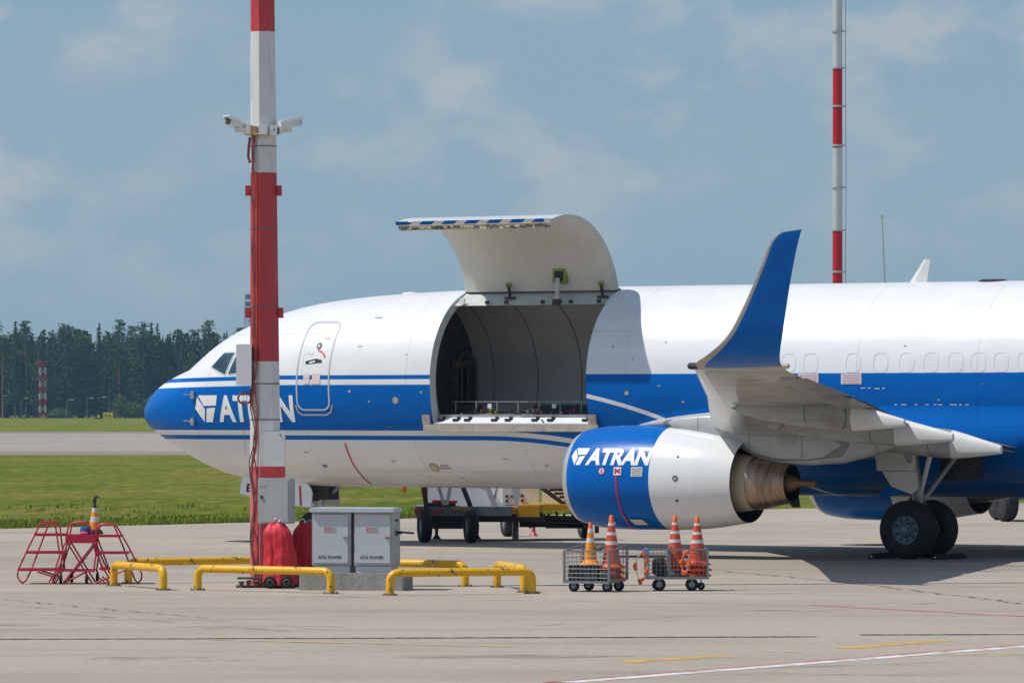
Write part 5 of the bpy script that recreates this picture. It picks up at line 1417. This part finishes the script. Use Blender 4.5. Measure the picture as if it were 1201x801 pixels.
# crates, bags and gear in the carts
def lump(name, loc, size, m, label, cat, seed):
    q = random.Random(seed); mb = MB(); n_, m_ = 16, 9; ph = [q.uniform(0, 6) for _ in range(4)]
    for i in range(m_ + 1):
        v = math.pi * i / m_
        for j in range(n_):
            an = 2*math.pi*j/n_; k = 1 + .12*math.sin(3*an+ph[0]+2*v) + .10*math.sin(5*an+ph[1]-3*v) + q.uniform(-.04, .04)
            c_, s_ = math.cos(an), math.sin(an); sv = math.sin(v) ** .6
            mb.v.append(Vector((size[0]*k*sv*math.copysign(abs(c_)**.7, c_), size[1]*k*sv*math.copysign(abs(s_)**.7, s_), size[2]*(1 - math.cos(v)) * (1 + .05*math.sin(2*an+ph[2])))))
    for i in range(m_):
        for j in range(n_): mb.f.append([i*n_+j, i*n_+(j+1) % n_, (i+1)*n_+(j+1) % n_, (i+1)*n_+j]); mb.m.append(0)
    o = mb.build(name, m, None, angle=50, loc=loc); tag(o, label, cat); return o
def crate(loc, size, rz, m, label):
    x, y, z = (s / 2 for s in size); mb = MB()
    mb.box((0, 0, .01), (size[0], size[1], .02))
    for sy in (-1, 1):
        for k in range(4): mb.box((0, sy*y, size[2]*(.12 + .25*k)), (size[0], .015, size[2]*.15))
        for k in range(5): mb.box((-x + size[0]*k/4, sy*y + sy*.008, z), (.03, .012, size[2]))
    for sx in (-1, 1):
        for k in range(4): mb.box((sx*x, 0, size[2]*(.12 + .25*k)), (.015, size[1], size[2]*.15))
        for k in range(4): mb.box((sx*x + sx*.008, -y + size[1]*k/3, z), (.012, .03, size[2]))
    mb.box((0, 0, size[2]*.55), (size[0]*.9, size[1]*.9, .02))
    o = mb.build('plastic_crate', m, None, angle=0, loc=loc); o.rotation_euler.z = rz; tag(o, label, 'crate'); return o
crate(rel(L1, R(-24), -.10, -.12, .165), (.42, .34, .24), R(-20), 'dark', 'black slatted plastic crate under the amber cone in the left cart')
lump('gear_bag', rel(L1, R(-24), -.24, -.24, .17), (.11, .07, .07), 'grime', 'grimy grey sack at the front left corner of the left cart', 'bag', 2)
lump('gear_bag', rel(L1, R(-24), .24, -.22, .17), (.09, .07, .08), mat('olive_cloth', (.12, .11, .06), .8, var=.3), 'olive green bag in front of the cone stack in the left cart', 'bag', 5)
lump('lamp_ball', rel(L1, R(-24), .06, -.02, .60), (.05, .05, .05), mat('dusty_brown', (.20, .15, .11), .7, var=.4), 'dusty brown ball between the two cones of the left cart', 'ball', 6)
crate(rel(L2, R(3), -.02, -.05, .215), (.30, .28, .10), 0, 'dark', 'flat black crate on the floor in the middle of the right cart')
lump('rubber_mat_roll', rel(L2, R(3), -.26, -.05, .215), (.11, .08, .15), 'black', 'black lumpy net roll leaning inside the left end of the right cart', 'roll', 7)
m2 = MB(); m2.box((0, 0, .20), (.05, .12, .42)); m2.box((.03, 0, .05), (.10, .14, .06)); m2.tube([(-.02, -.06, .40), (.0, -.07, .46), (.06, -.06, .40)], .012, 6)
ob = m2.build('steel_bracket', 'galv', None, angle=0, loc=rel(L2, R(3), -.13, -.16, .22)); ob.rotation_euler.z = R(10); tag(ob, 'upright pale steel bracket left of the middle cone stack', 'bracket')
def beads(pts, name, label, n, seed, loc):
    q = random.Random(seed); mb = MB(); P_ = [Vector(p) for p in pts]
    mb.tube(P_, .008, 5, 1)
    segs = [(P_[i], P_[i+1]) for i in range(len(P_)-1)]
    for i in range(n):
        a_, b2 = segs[i * len(segs) // n]; c = a_.lerp(b2, q.random()); d3 = (b2 - a_).normalized()
        rr = q.uniform(.02, .034); l = q.uniform(.03, .05)
        mb.tube([c - d3*l, c - d3*l*.6, c + d3*l*.6, c + d3*l], [rr*.5, rr, rr, rr*.5], 10, 0)
    o = mb.build(name, ['orange', 'reflect'], None, loc=loc); tag(o, label, 'warning chain')
lc = rel(L2, R(3), -.56, -.30, 0)
beads([(.02, 0, .60), (-.06, -.01, .52), (-.10, -.01, .38), (-.06, -.01, .24), (-.02, -.01, .14), (.04, -.01, .20), (.09, 0, .36), (.07, 0, .50), (.04, 0, .60)], 'warning_chain', 'string of orange floats hanging outside the left end of the right cart', 11, 4, lc)
lc = rel(L2, R(3), .02, -.31, 0)
beads([(.10, .0, .62), (.06, -.01, .52), (.02, -.01, .44), (.05, -.01, .34), (.06, -.01, .26), (.11, -.01, .30), (.15, -.01, .42), (.14, 0, .55), (.12, 0, .62)], 'warning_chain', 'string of orange floats hanging in front between the two cone stacks', 10, 9, lc)
m2 = MB(); m2.box((0, 0, 0), (.20, .02, .03)); m2.box((0, 0, -.03), (.10, .02, .03)); ob = m2.build('blue_strap', mat('blue_strap', (.10, .28, .55), .6), None, angle=0, loc=rel(L2, R(3), -.50, -.28, .63)); tag(ob, 'pale blue strap over the left end of the right cart', 'strap')

# ==================================================================== VEHICLES BEHIND THE AIRCRAFT
def vbox(mb, px0, px1, y0, y1, Y, dp, mi):
    a_, b2 = W(px0, y0, Y), W(px1, y1, Y)
    mb.box(((a_.x+b2.x)/2, Y + dp/2, (a_.z+b2.z)/2), (abs(b2.x-a_.x), dp, abs(a_.z-b2.z)), mi=mi)
YL = 107.6
base = W(580, 635, YL)
ld = empty('loader_truck', (base.x, YL, 0), 0, 'grey and yellow loader truck with white mast panels standing behind the open-door fuselage', 'loader truck')
OFF = Matrix.Translation((-base.x, -YL, 0))
mb = MB()
vbox(mb, 487, 600, 594, 605, YL - .3, 2.2, 0); vbox(mb, 489, 640, 605, 612, YL + .1, 1.8, 1); vbox(mb, 506, 545, 612, 620, YL + .2, 1.2, 1)
vbox(mb, 530, 552, 594.5, 597.5, YL - .32, .1, 2); vbox(mb, 486, 504, 596.5, 602, YL - .32, .05, 3); vbox(mb, 508, 520, 598, 602, YL - .34, .04, 3)
mb.xf(OFF).build('chassis', ['truck_grey', 'dark', 'truck_yellow', 'red'], ld, angle=0)
mb = MB()
vbox(mb, 580, 605, 594, 603, YL - .1, 2, 0); vbox(mb, 606, 633, 593, 606, YL, 2.2, 0); vbox(mb, 606, 690, 591.5, 599, YL + .3, 2.0, 0)
split_build(mb.xf(OFF), 'yellow_beam', 'truck_yellow', ld, angle=0)
mb = MB()
vbox(mb, 499, 534, 590, 595, YL - .2, 1.0, 1); vbox(mb, 507, 523, 586.5, 589.8, YL - .1, .6, 0); vbox(mb, 523, 536, 587, 590, YL - .05, .6, 0)
mb.xf(OFF).build('driver_seat', ['red', 'dark'], ld, angle=0)
mb = MB()
vbox(mb, 502, 590, 560, 593, YL + 1.4, .4, 0); vbox(mb, 591, 632, 560, 592, YL + .9, .6, 0); vbox(mb, 636, 690, 566, 590, YL + 2.0, .2, 0)
for x, y in ((593, 580.5), (593, 586), (606, 575), (611, 580), (611, 586), (599, 581)): vbox(mb, x, x + 3, y, y + 2.6, YL + .87, .05, 1)
vbox(mb, 577, 582, 580, 588, YL + 1.36, .05, 2)
split_build(mb.xf(OFF), 'white_panel', ['decal', 'dark', 'cream'], ld, angle=0)
mb = MB()
for (xa, ya, xb, yb, w_, mi) in ((513, 566, 521, 592, .07, 0), (529, 566, 524, 592, .07, 0), (541, 566, 552, 594, .10, 1), (569, 566, 581, 594, .11, 0), (585, 566, 577, 594, .05, 0), (553, 566, 573, 575, .06, 0)):
    mb.bar(W(xa, ya, YL - .25), W(xb, yb, YL - .25), w_, w_, mi)
split_build(mb.xf(OFF), 'lift_strut', ['pole_white', 'dark'], ld, angle=0)
mb = MB()
mb.bar(W(497, 560, YL - .9), W(498, 580, YL - .9), .12, .12, 1); mb.bar(W(498, 580, YL - .9), W(502, 606, YL - .9), .10, .10, 0); mb.bar(W(502, 606, YL - .9), W(500, 614, YL - .9), .16, .16, 0)
mb.xf(OFF).build('hydraulic_arm', ['dark', mat('maroon_hose', (.12, .02, .02), .6)], ld, angle=0)
mb = MB()
a_ = [W(602, 560, YL - .7), W(612, 560, YL - .7), W(607.5, 596, YL - .7), W(604.5, 596, YL - .7), W(600, 575, YL - .7)]
mb.add(a_ + [p + Vector((0, .10, 0)) for p in a_], [(0,1,2,3,4), (5,6,7,8,9)] + [(i, (i+1) % 5, 5+(i+1) % 5, 5+i) for i in range(5)], 0)
mb.xf(OFF).build('white_bracket', 'white_plain', ld, angle=0)
for px, yb_, m_ in ((604.5, 632.5, 'greymetal'), (512, 633, 'dark'), (626, 629, 'pole_red'), (559, 614, 'dark')):
    mb = MB(); Yb = F * H / (632 - Y0) - .3 if px != 626 else 111.5
    p = W(px, 0, Yb); mb.tube([(p.x, Yb, .012), (p.x, Yb, .10), (p.x, Yb, .9 if m_ == 'greymetal' else .42)], [.10, .035, .045] if m_ != 'greymetal' else [.07, .07, .075], 8); mb.xf(OFF).build('stabilizer_leg', m_, ld, angle=30)
for px, yb_, r_ in ((498, 636, .33), (552.5, 636.5, .34), (595.5, 629, .33), (686, 631, .30)):
    Yb = F * H / (yb_ - Y0); p = W(px, 0, Yb); mb = MB()
    mb.lathe([(0, -.11), (r_*.5, -.12), (r_*.55, -.15), (r_*.9, -.15), (r_, -.09), (r_, -.04), (r_*.985, -.035), (r_*.985, .035), (r_, .04), (r_, .09), (r_*.9, .15), (r_*.55, .15), (r_*.5, .12), (0, .11)], (0, 0, 0), 'X', 26, 0, mis=[1] + [0]*11 + [1])
    mb.xf(Matrix.Translation((p.x, Yb, r_)) @ Matrix.Rotation(R(12), 4, 'Z') @ Matrix.Diagonal((.72, 1, 1, 1))).xf(OFF).build('wheel', ['black', 'truck_grey'], ld, angle=30)
mb = MB()    # black lattice steps to the right of the yellow frame
for i in range(9):
    a_, b2 = W(632 + i * 6, 566 + i * 4.2, YL + .9), W(664 + i * 6, 566 + i * 4.2, YL + .9)
    mb.bar(a_, b2, .16, .05)
for (x0, y0, x1, y1) in ((622, 562, 690, 612), (650, 562, 712, 606), (618, 606, 700, 608), (612, 611, 684, 616), (640, 617, 688, 617), (606, 605, 624, 618), (700, 590, 700, 625)): mb.bar(W(x0, y0, YL + .8), W(x1, y1, YL + .8), .09, .09)
for i in range(6): mb.bar(W(634 + i * 9, 600 + (i % 2) * 2, YL + 1.2), W(640 + i * 9, 617, YL + 1.2), .05, .05)
vbox(mb, 609, 690, 609, 618, YL + 1.3, .8, 0)
mb.xf(OFF).build('lattice_steps', 'dark', ld, angle=0)

g = G(1196, 611.5); tk = empty('service_truck', (g.x - .05, g.y, 0), 0, 'distant service truck half hidden behind the far engine at the right edge', 'truck')
mb = MB(); mb.box((1.9, .9, .82), (4.6, 2.0, .55)); mb.box((3.9, .9, 1.5), (1.5, 2.0, 1.0)); mb.box((1.2, .9, 1.45), (3.0, 2.1, .8), mi=1)
mb.build('body', ['truck_grey', 'mast_grey'], tk, angle=0)
mb = MB(); mb.box((4.0, -.12, 1.75), (1.0, .02, .45)); mb.build('side_window', 'glass', tk, angle=0)
for x, y in ((-.28, 0), (3.2, 0), (-.28, 1.8), (3.2, 1.8)):
    mb = MB(); mb.lathe([(0, -.12), (.2, -.13), (.24, -.16), (.40, -.16), (.45, -.09), (.45, .09), (.40, .16), (.24, .16), (.2, .13), (0, .12)], (0, 0, 0), 'X', 24, 0, mis=[1] + [0]*7 + [1]); mb.xf(Matrix.Translation((x, y, .45)) @ Matrix.Rotation(R(18), 4, 'Z'))
    mb.build('wheel', ['black', 'dark'], tk, angle=30)

# ==================================================================== MASTS, SIGNS, LAMPS
YM = 150.0
p = W(982.3, 0, YM); mast = empty('tubular_mast', (p.x, YM, 0), 0, 'slim round red and silver banded mast rising behind the fuselage', 'mast')
zm = lambda y: H + (Y0 - y) * YM / F
mb = MB(); ys = [zm(y) for y in (333 + 95*2, 333 + 95, 269, 173.5, 80, -14, -108, -200, -300)]
ys = [0.0] + ys[2:]
for i, (z0, z1) in enumerate(zip(ys, ys[1:])):
    mb.lathe([(.155 - .001*z0, z0), (.155 - .001*z1, z1)], (0, 0, 0), 'Z', 20, i % 2)
mb.lathe([(.12, ys[-1]), (0, ys[-1])], (0, 0, 0), 'Z', 20, 0)
mb.build('shaft', ['mast_red', mat('silver_paint', (.62, .63, .65), .35, metal=.25, var=.08)], mast, angle=40)
mb = MB()
for y_ in (319, 270, 220, 171, 125, 80, 37, -10, -56): z = zm(y_); mb.lathe([(.157, z-.03), (.172, z-.03), (.172, z+.03), (.157, z+.03)], (0, 0, 0), 'Z', 16, 0); mb.box((.20, -.03, z), (.10, .04, .04))
mb.tube([(.24, -.02, .0), (.235, -.02, zm(300)), (.25, -.02, zm(200)), (.235, -.02, zm(100)), (.24, -.02, zm(-100))], .012, 5)
mb.build('cable_clamps', 'mast_grey', mast, angle=30)
p = W(1036, 0, 190); mb = MB(); mb.tube([(.10, 0, 0), (.05, 0, H + (479-330)*190/F), (-.05, 0, H + (479-256)*190/F)], [.035, .03, .02], 8); mb.lathe([(0, 0), (.05, .02), (.05, .1), (0, .12)], (-.05, 0, H + (479-256)*190/F), 'Z', 8)
o = mb.build('whip_antenna', 'mast_grey', None, loc=(p.x, 190, 0)); tag(o, 'thin grey whip antenna standing right of the red and silver mast', 'antenna')

def lattice(name, px, ytop, Yd, wpx, label, cat, mats, nb, base_w=None):
    p = W(px, 0, Yd); top = H + (Y0 - ytop) * Yd / F; w_ = wpx * Yd / F / 2
    r = empty(name, (p.x, Yd, 0), .3, label, cat); mb = MB(); bw = base_w or w_
    def wd(z): return bw + (w_ - bw) * z / top
    for i in range(nb):
        z0, z1 = top * i / nb, top * (i+1) / nb; mi = (nb - 1 - i) % 2 if len(mats) > 1 else 0
        a0, a1 = wd(z0), wd(z1); r_ = max(.03, w_ * .065)
        for sx, sy in ((-1,-1), (1,-1), (1,1), (-1,1)): mb.bar((sx*a0, sy*a0, z0), (sx*a1, sy*a1, z1), r_*1.6, r_*1.6, mi)
        for (sx, sy), (tx, ty) in (((-1,-1),(1,-1)), ((1,-1),(1,1)), ((1,1),(-1,1)), ((-1,1),(-1,-1))):
            mb.bar((sx*a0, sy*a0, z0), (tx*a1, ty*a1, z1), r_, r_, mi); mb.bar((tx*a0, ty*a0, z0), (sx*a1, sy*a1, z1), r_, r_, mi); mb.bar((sx*a1, sy*a1, z1), (tx*a1, ty*a1, z1), r_, r_, mi)
    mb.build('lattice', mats, r, angle=0); return r, top, w_
r, top, w_ = lattice('lattice_mast', 50, 424, 1380, 7.0, 'short red and white lattice mast in front of the forest', 'lattice mast', ['mast_red_far', 'white_plain'] if 'mast_red_far' in M else ['mast_red', 'white_plain'], 9)
mb = MB(); mb.box((0, 0, top * .70), (w_*3.4, w_*2.6, .25)); mb.box((-w_*1.5, 0, top*.97), (.8, .6, .9)); mb.box((0, 0, top), (w_*2.4, w_*2.4, .2)); mb.build('platform', 'mast_red', r, angle=0)
r, top, w_ = lattice('radio_tower', 290.5, 347, 2600, 5.0, 'far blue-grey lattice radio tower above the tree tops beside the pole', 'radio tower', [mat('tower_grey', (.16, .20, .26), .6)], 22, 3.0)
mb = MB()
for z in (.995, .93, .88): mb.lathe([(1.2, top*z - 1.2), (1.5, top*z - 1.2), (1.5, top*z + 1.2), (1.2, top*z+1.2)], (0, 0, 0), 'Z', 8)
split_build(mb, 'antenna_drum', 'truck_grey', r, angle=0)
for px0, px1, y0, y1, m_, lab in ((111.5, 120.5, 484.5, 492.0, 'ink', 'black taxiway sign with a yellow symbol near the forest edge'), (121, 132.5, 483.5, 492.0, 'sign_yellow', 'bright yellow taxiway sign with black marks near the forest edge')):
    Ys = 1230.0; a_, b2 = W(px0, y1, Ys), W(px1, y0, Ys); cx, w2, h2 = (a_.x+b2.x)/2, b2.x-a_.x, b2.z
    r = empty('taxiway_sign', (cx, Ys, 0), 0, lab, 'sign', 'taxiway signs'); mb = MB(); mb.box((0, 0, .3 + (h2-.3)/2), (w2, .35, h2-.3), mi=0)
    for sx in (-1, 1): mb.box((sx*w2*.35, 0, .15), (.12, .12, .3), mi=1)
    mb.build('panel', [m_, 'galv'], r, angle=0)
    mb = MB()
    if m_ == 'ink': mb.box((-w2*.05, -.19, h2*.55), (w2*.35, .02, h2*.4))
    else:
        for x in (-.3, -.12, .12): mb.box((x*w2, -.19, h2*.58), (.16, .02, h2*.36)); 
        mb.box((.22*w2, -.19, h2*.5), (.5, .02, .2))
    mb.build('sign_marks', 'sign_yellow' if m_ == 'ink' else 'ink', r, angle=0)
for i, (px, y_, side_, where) in enumerate(((25, 467, 1, 'left of the lattice mast'), (78, 469, 1, 'just right of the lattice mast'), (102, 467, 1, 'left of the taxiway signs'), (128, 466, -1, 'behind the yellow taxiway sign'), (176, 463, 1, 'nearest the aircraft nose'))):
    Yl = 1330.0; p = W(px, 0, Yl); h = H + (Y0 - y_) * Yl / F
    r = empty('lamp_post', (p.x, Yl, 0), 0, 'pale grey lamp post before the forest, ' + where, 'lamp post', 'lamp posts along the forest edge')
    mb = MB(); mb.tube([(0, 0, 0), (0, 0, h - .5), (side_*.3, 0, h), (side_*1.0, 0, h + .1)], [.10, .08, .06, .05], 6); mb.build('pole', 'truck_grey', r)
    mb = MB(); mb.box((side_*1.3, 0, h + .05), (1.0, .5, .3)); mb.build('lamp_head', 'mast_grey', r, angle=0)

# ==================================================================== THE FOREST
def leaf_mat(name, col, col2):
    m = bpy.data.materials.new(name); nt, b = NT(m); N, K = nt.nodes.new, nt.links.new
    b.inputs['Roughness'].default_value = .8; b.inputs['Specular IOR Level'].default_value = .15
    oi = N('ShaderNodeObjectInfo'); rp = N('ShaderNodeMix'); rp.data_type = 'RGBA'; rp.inputs[6].default_value = (*col, 1); rp.inputs[7].default_value = (*col2, 1)
    tc = N('ShaderNodeTexCoord'); n = N('ShaderNodeTexNoise'); n.inputs['Scale'].default_value = .45; n.inputs['Detail'].default_value = 5
    ad = N('ShaderNodeMath'); ad.operation = 'MULTIPLY_ADD'; ad.inputs[1].default_value = .55
    r = N('ShaderNodeMapRange'); r.inputs[1].default_value = .35; r.inputs[2].default_value = .65; r.inputs[4].default_value = .5
    K(tc.outputs['Object'], n.inputs[0]); K(n.outputs[0], r.inputs[0]); K(oi.outputs['Random'], ad.inputs[0]); K(r.outputs[0], ad.inputs[2])
    K(ad.outputs[0], rp.inputs[0]); K(rp.outputs[2], b.inputs['Base Color']); return m
M['spruce'] = leaf_mat('spruce_needles', (.013, .042, .016), (.044, .092, .026))
M['pine'] = leaf_mat('pine_needles', (.028, .068, .022), (.078, .125, .034))
M['birch'] = leaf_mat('birch_leaves', (.055, .115, .022), (.12, .19, .035))
M['bark_red'] = mat('pine_bark', (.30, .17, .10), .9, var=.3, scale=.8)
M['bark_grey'] = mat('grey_bark', (.16, .14, .12), .9, var=.3, scale=.8)
def tri(mb, c, s, q, droop=0.0, dirv=None):
    a_ = Vector((q.uniform(-1, 1), q.uniform(-1, 1), q.uniform(-.5, .5))).normalized() if dirv is None else dirv
    b2 = a_.cross(Vector((q.uniform(-1, 1), q.uniform(-1, 1), q.uniform(-1, 1)))).normalized()
    a_ = (a_ + Vector((0, 0, -droop))).normalized()
    mb.add([c + a_*s, c - a_*s*.6 + b2*s*.55, c - a_*s*.6 - b2*s*.55], [(0, 1, 2)])
def make_tree(kind, seed):
    q = random.Random(seed); cr = MB(); tk_ = MB()
    if kind == 'spruce':
        h = q.uniform(25, 29); rm = q.uniform(3.2, 4.6); z0 = h * q.uniform(.08, .18); nw = 34
        for w_ in range(nw):
            u = w_ / nw; z = z0 + (h - z0) * u; rl = rm * (1 - u) ** .85 * q.uniform(.75, 1.15) + .15
            nbr = max(4, int(9 * (1 - u) + 4)); a0 = q.uniform(0, 6)
            for b_i in range(nbr):
                an = a0 + 2*math.pi*b_i/nbr + q.uniform(-.3, .3); L_ = rl * q.uniform(.7, 1.15)
                if q.random() < .12: continue
                for k in range(max(2, int(L_ / .55))):
                    f_ = (k + q.random()) / max(2, int(L_ / .55))
                    c = Vector((math.cos(an)*L_*f_, math.sin(an)*L_*f_, z - L_*f_*.32 + q.uniform(-.25, .25)))
                    tri(cr, c, q.uniform(.42, .75), q, .35, Vector((math.cos(an + q.uniform(-.6, .6)), math.sin(an + q.uniform(-.6, .6)), 0)))
        tri(cr, Vector((0, 0, h - .3)), .5, q, 0, Vector((0, 0, 1)))
        tk_.tube([(0, 0, 0), (q.uniform(-.1, .1), 0, h*.5), (0, 0, h - .5)], [.28, .17, .04], 6)
    elif kind == 'pine':
        h = q.uniform(24, 29); z0 = h * q.uniform(.50, .62)
        tk_.tube([(0, 0, 0), (q.uniform(-.3, .3), 0, h*.4), (q.uniform(-.4, .4), 0, h*.75), (0, 0, h - 1)], [.30, .24, .16, .06], 6)
        for i in range(22):
            z = z0 + (h - z0) * (i / 21) ** .9; rr = 2.7 * math.sin(math.pi * min(.98, .18 + .8 * (z - z0)/(h - z0))) ** .8
            an = q.uniform(0, 6.28); rd = q.uniform(.3, 1) * rr; c0 = Vector((math.cos(an)*rd, math.sin(an)*rd, z))
            tk_.tube([(0, 0, z - 1.0), c0], [.07, .03], 4)
            for k in range(34):
                d_ = Vector((q.gauss(0, 1), q.gauss(0, 1), q.gauss(0, .55))) * .75; tri(cr, c0 + d_, q.uniform(.30, .60), q, -.1)
    else:
        h = q.uniform(14, 22); tk_.tube([(0, 0, 0), (q.uniform(-.4, .4), 0, h*.45), (0, 0, h*.9)], [.22, .15, .04], 6)
        for i in range(26):
            z = h * q.uniform(.18, 1.0); u = (z/h - .15) / .85; rr = 2.9 * math.sin(math.pi * (.12 + .83*u)) ** .7
            an = q.uniform(0, 6.28); rd = q.uniform(.35, 1) * rr; c0 = Vector((math.cos(an)*rd, math.sin(an)*rd, z - .4))
            tk_.tube([(0, 0, z - 1.4), c0], [.06, .02], 4)
            for k in range(38):
                d_ = Vector((q.gauss(0, 1), q.gauss(0, 1), q.gauss(0, .8))) * .75; tri(cr, c0 + d_, q.uniform(.25, .48), q, .1)
    return cr, tk_
LAB = {'spruce': ('spruce_tree', 'dark pointed spruce standing in the forest line beyond the runway', 'spruces in the forest line', 'bark_grey'),
       'pine': ('pine_tree', 'tall pine with bare reddish trunk and high rounded crown in the forest line', 'pines in the forest line', 'bark_red'),
       'birch': ('birch_tree', 'paler green broadleaf tree filling the gap between the conifers', 'broadleaf trees in the forest line', 'bark_grey')}
protos = {}
for kind, n_ in (('spruce', 7), ('pine', 5), ('birch', 4)):
    protos[kind] = []
    for i in range(n_):
        cr, tk_ = make_tree(kind, 100 + i * 7 + len(kind)); nm, lb, gp, bk = LAB[kind]
        protos[kind].append([cr, tk_, None])
q = random.Random(12)
def place(kind, i, x, y, sc_, rz, zs=1.0, kind_root=None):
    pr = protos[kind][i]; nm, lb, gp, bk = LAB[kind]
    if pr[2] is None:
        r = empty(nm, (0, 0, 0), 0, lb, 'tree', gp); pr[0].build('crown', kind, r, angle=0); pr[1].build('trunk', bk, r, angle=60); pr[2] = r
        r.location = (x, y, 0); r.rotation_euler.z = rz; r.scale = (sc_, sc_, sc_*zs)
    else: dup(pr[2], (x, y, 0), rz, None, (sc_, sc_, sc_*zs))
YT = 1500.0
spots = []
for row, (yy, stp, mix) in enumerate(((0, 3.3, (.44, .30, .26)), (8, 3.6, (.50, .38, .12)), (18, 3.8, (.55, .45, 0)))):
    x = -162 + q.uniform(0, 3)
    while x < -66:
        u = q.random(); kind = 'spruce' if u < mix[0] else ('pine' if u < mix[0] + mix[1] else 'birch')
        spots.append((kind, x, YT + yy + q.uniform(-4, 5), row)); x += stp * q.uniform(.7, 1.3)
for kind, x, y, row in spots:
    place(kind, q.randrange(len(protos[kind])), x, y, q.uniform(.86, 1.02) * (1 if kind != 'birch' else q.uniform(.75, 1.1)), q.uniform(0, 6.28), q.uniform(.92, 1.06))
for px, h_ in ((18, 29.5), (80, 29), (128, 27.5), (161, 27.5), (263, 26)):
    place('spruce', q.randrange(7), W(px, 0, YT - 4).x, YT - 4, h_ / 28, q.uniform(0, 6.28), 1.0)
# light green bushes at the forest foot
for px, w_, h_, lab in ((141, 2.6, 7.0, 'tallest light green bush at the forest foot, left of the nose'), (152, 3.6, 4.6, 'low light green bush beside the tallest bush at the forest foot'), (163, 3.0, 3.8, 'small rounded bush at the forest foot, second from the aircraft nose'), (176, 3.0, 6.0, 'light green bush at the forest foot close to the aircraft nose'), (70, 3.2, 3.0, 'low bush at the forest foot right of the lattice mast')):
    r = empty('bush', (W(px, 0, 1440).x, 1440, 0), 0, lab, 'bush', None); mb = MB()
    for k in range(900):
        d_ = Vector((q.gauss(0, 1), q.gauss(0, 1), q.gauss(0, 1))).normalized() * q.random() ** .4
        tri(mb, Vector((d_.x*w_*(1+.2*math.sin(k)), d_.y*w_, h_*(.5 + .5*d_.z))), q.uniform(.2, .42), q)
    mb.build('foliage', 'birch', r, angle=0)
    mb = MB(); mb.tube([(0, 0, 0), (.1, 0, h_*.6)], [.12, .05], 5); mb.build('stem', 'bark_grey', r)
# the depth of the wood behind the first rows, and its run to the right behind the aircraft
mb = MB(); q = random.Random(77)
for k in range(110000):
    if k % 5 < 1: x, y = q.uniform(-200, -60), YT + q.uniform(28, 60)
    else: x, y = q.uniform(-60, 330) if q.random() < .5 else q.uniform(-560, -163), YT + q.uniform(0, 40)
    cell = math.sin(x * 1.7 + y * .3) * .5 + math.sin(x * .63 + 2) * .5
    z = q.random() ** .8 * (23 + 3.5 * cell)
    tri(mb, Vector((x, y, z)), q.uniform(.6, 1.5), q, .3)
o = mb.build('forest', 'spruce', None, angle=0); tag(o, 'dense dark conifer wood filling the depth behind the front trees', 'forest', kind='stuff')
mb = MB()
for k in range(1900):
    x = q.uniform(-560, 330); y = YT + q.uniform(10, 50); h = q.uniform(18, 26); r_ = q.uniform(1.6, 2.8)
    mb.lathe([(r_, 1), (r_*.8, h*.4), (r_*.45, h*.75), (.05, h)], (x, y, 0), 'Z', 6, 0)
o = mb.build('forest_interior', 'spruce', None, angle=0); tag(o, 'dark mass of trees deep inside the wood', 'forest', kind='stuff')

# ==================================================================== AIR
mb = MB(); mb.box((60, 1500, 37.5), (2400, 3140, 80.0))
hz_o = mb.build('haze', [], None, angle=0)
hm = bpy.data.materials.new('haze'); hm.use_nodes = True; nt = hm.node_tree; nt.nodes.clear()
vo = nt.nodes.new('ShaderNodeVolumePrincipled'); vo.inputs['Color'].default_value = (.42, .72, 1, 1); vo.inputs['Density'].default_value = .00010; vo.inputs['Anisotropy'].default_value = .2
oo = nt.nodes.new('ShaderNodeOutputMaterial'); nt.links.new(vo.outputs[0], oo.inputs['Volume'])
hz_o.data.materials.append(hm); hz_o['kind'] = 'stuff'; hz_o['label'] = 'thin summer haze over the airfield'; hz_o['category'] = 'haze'
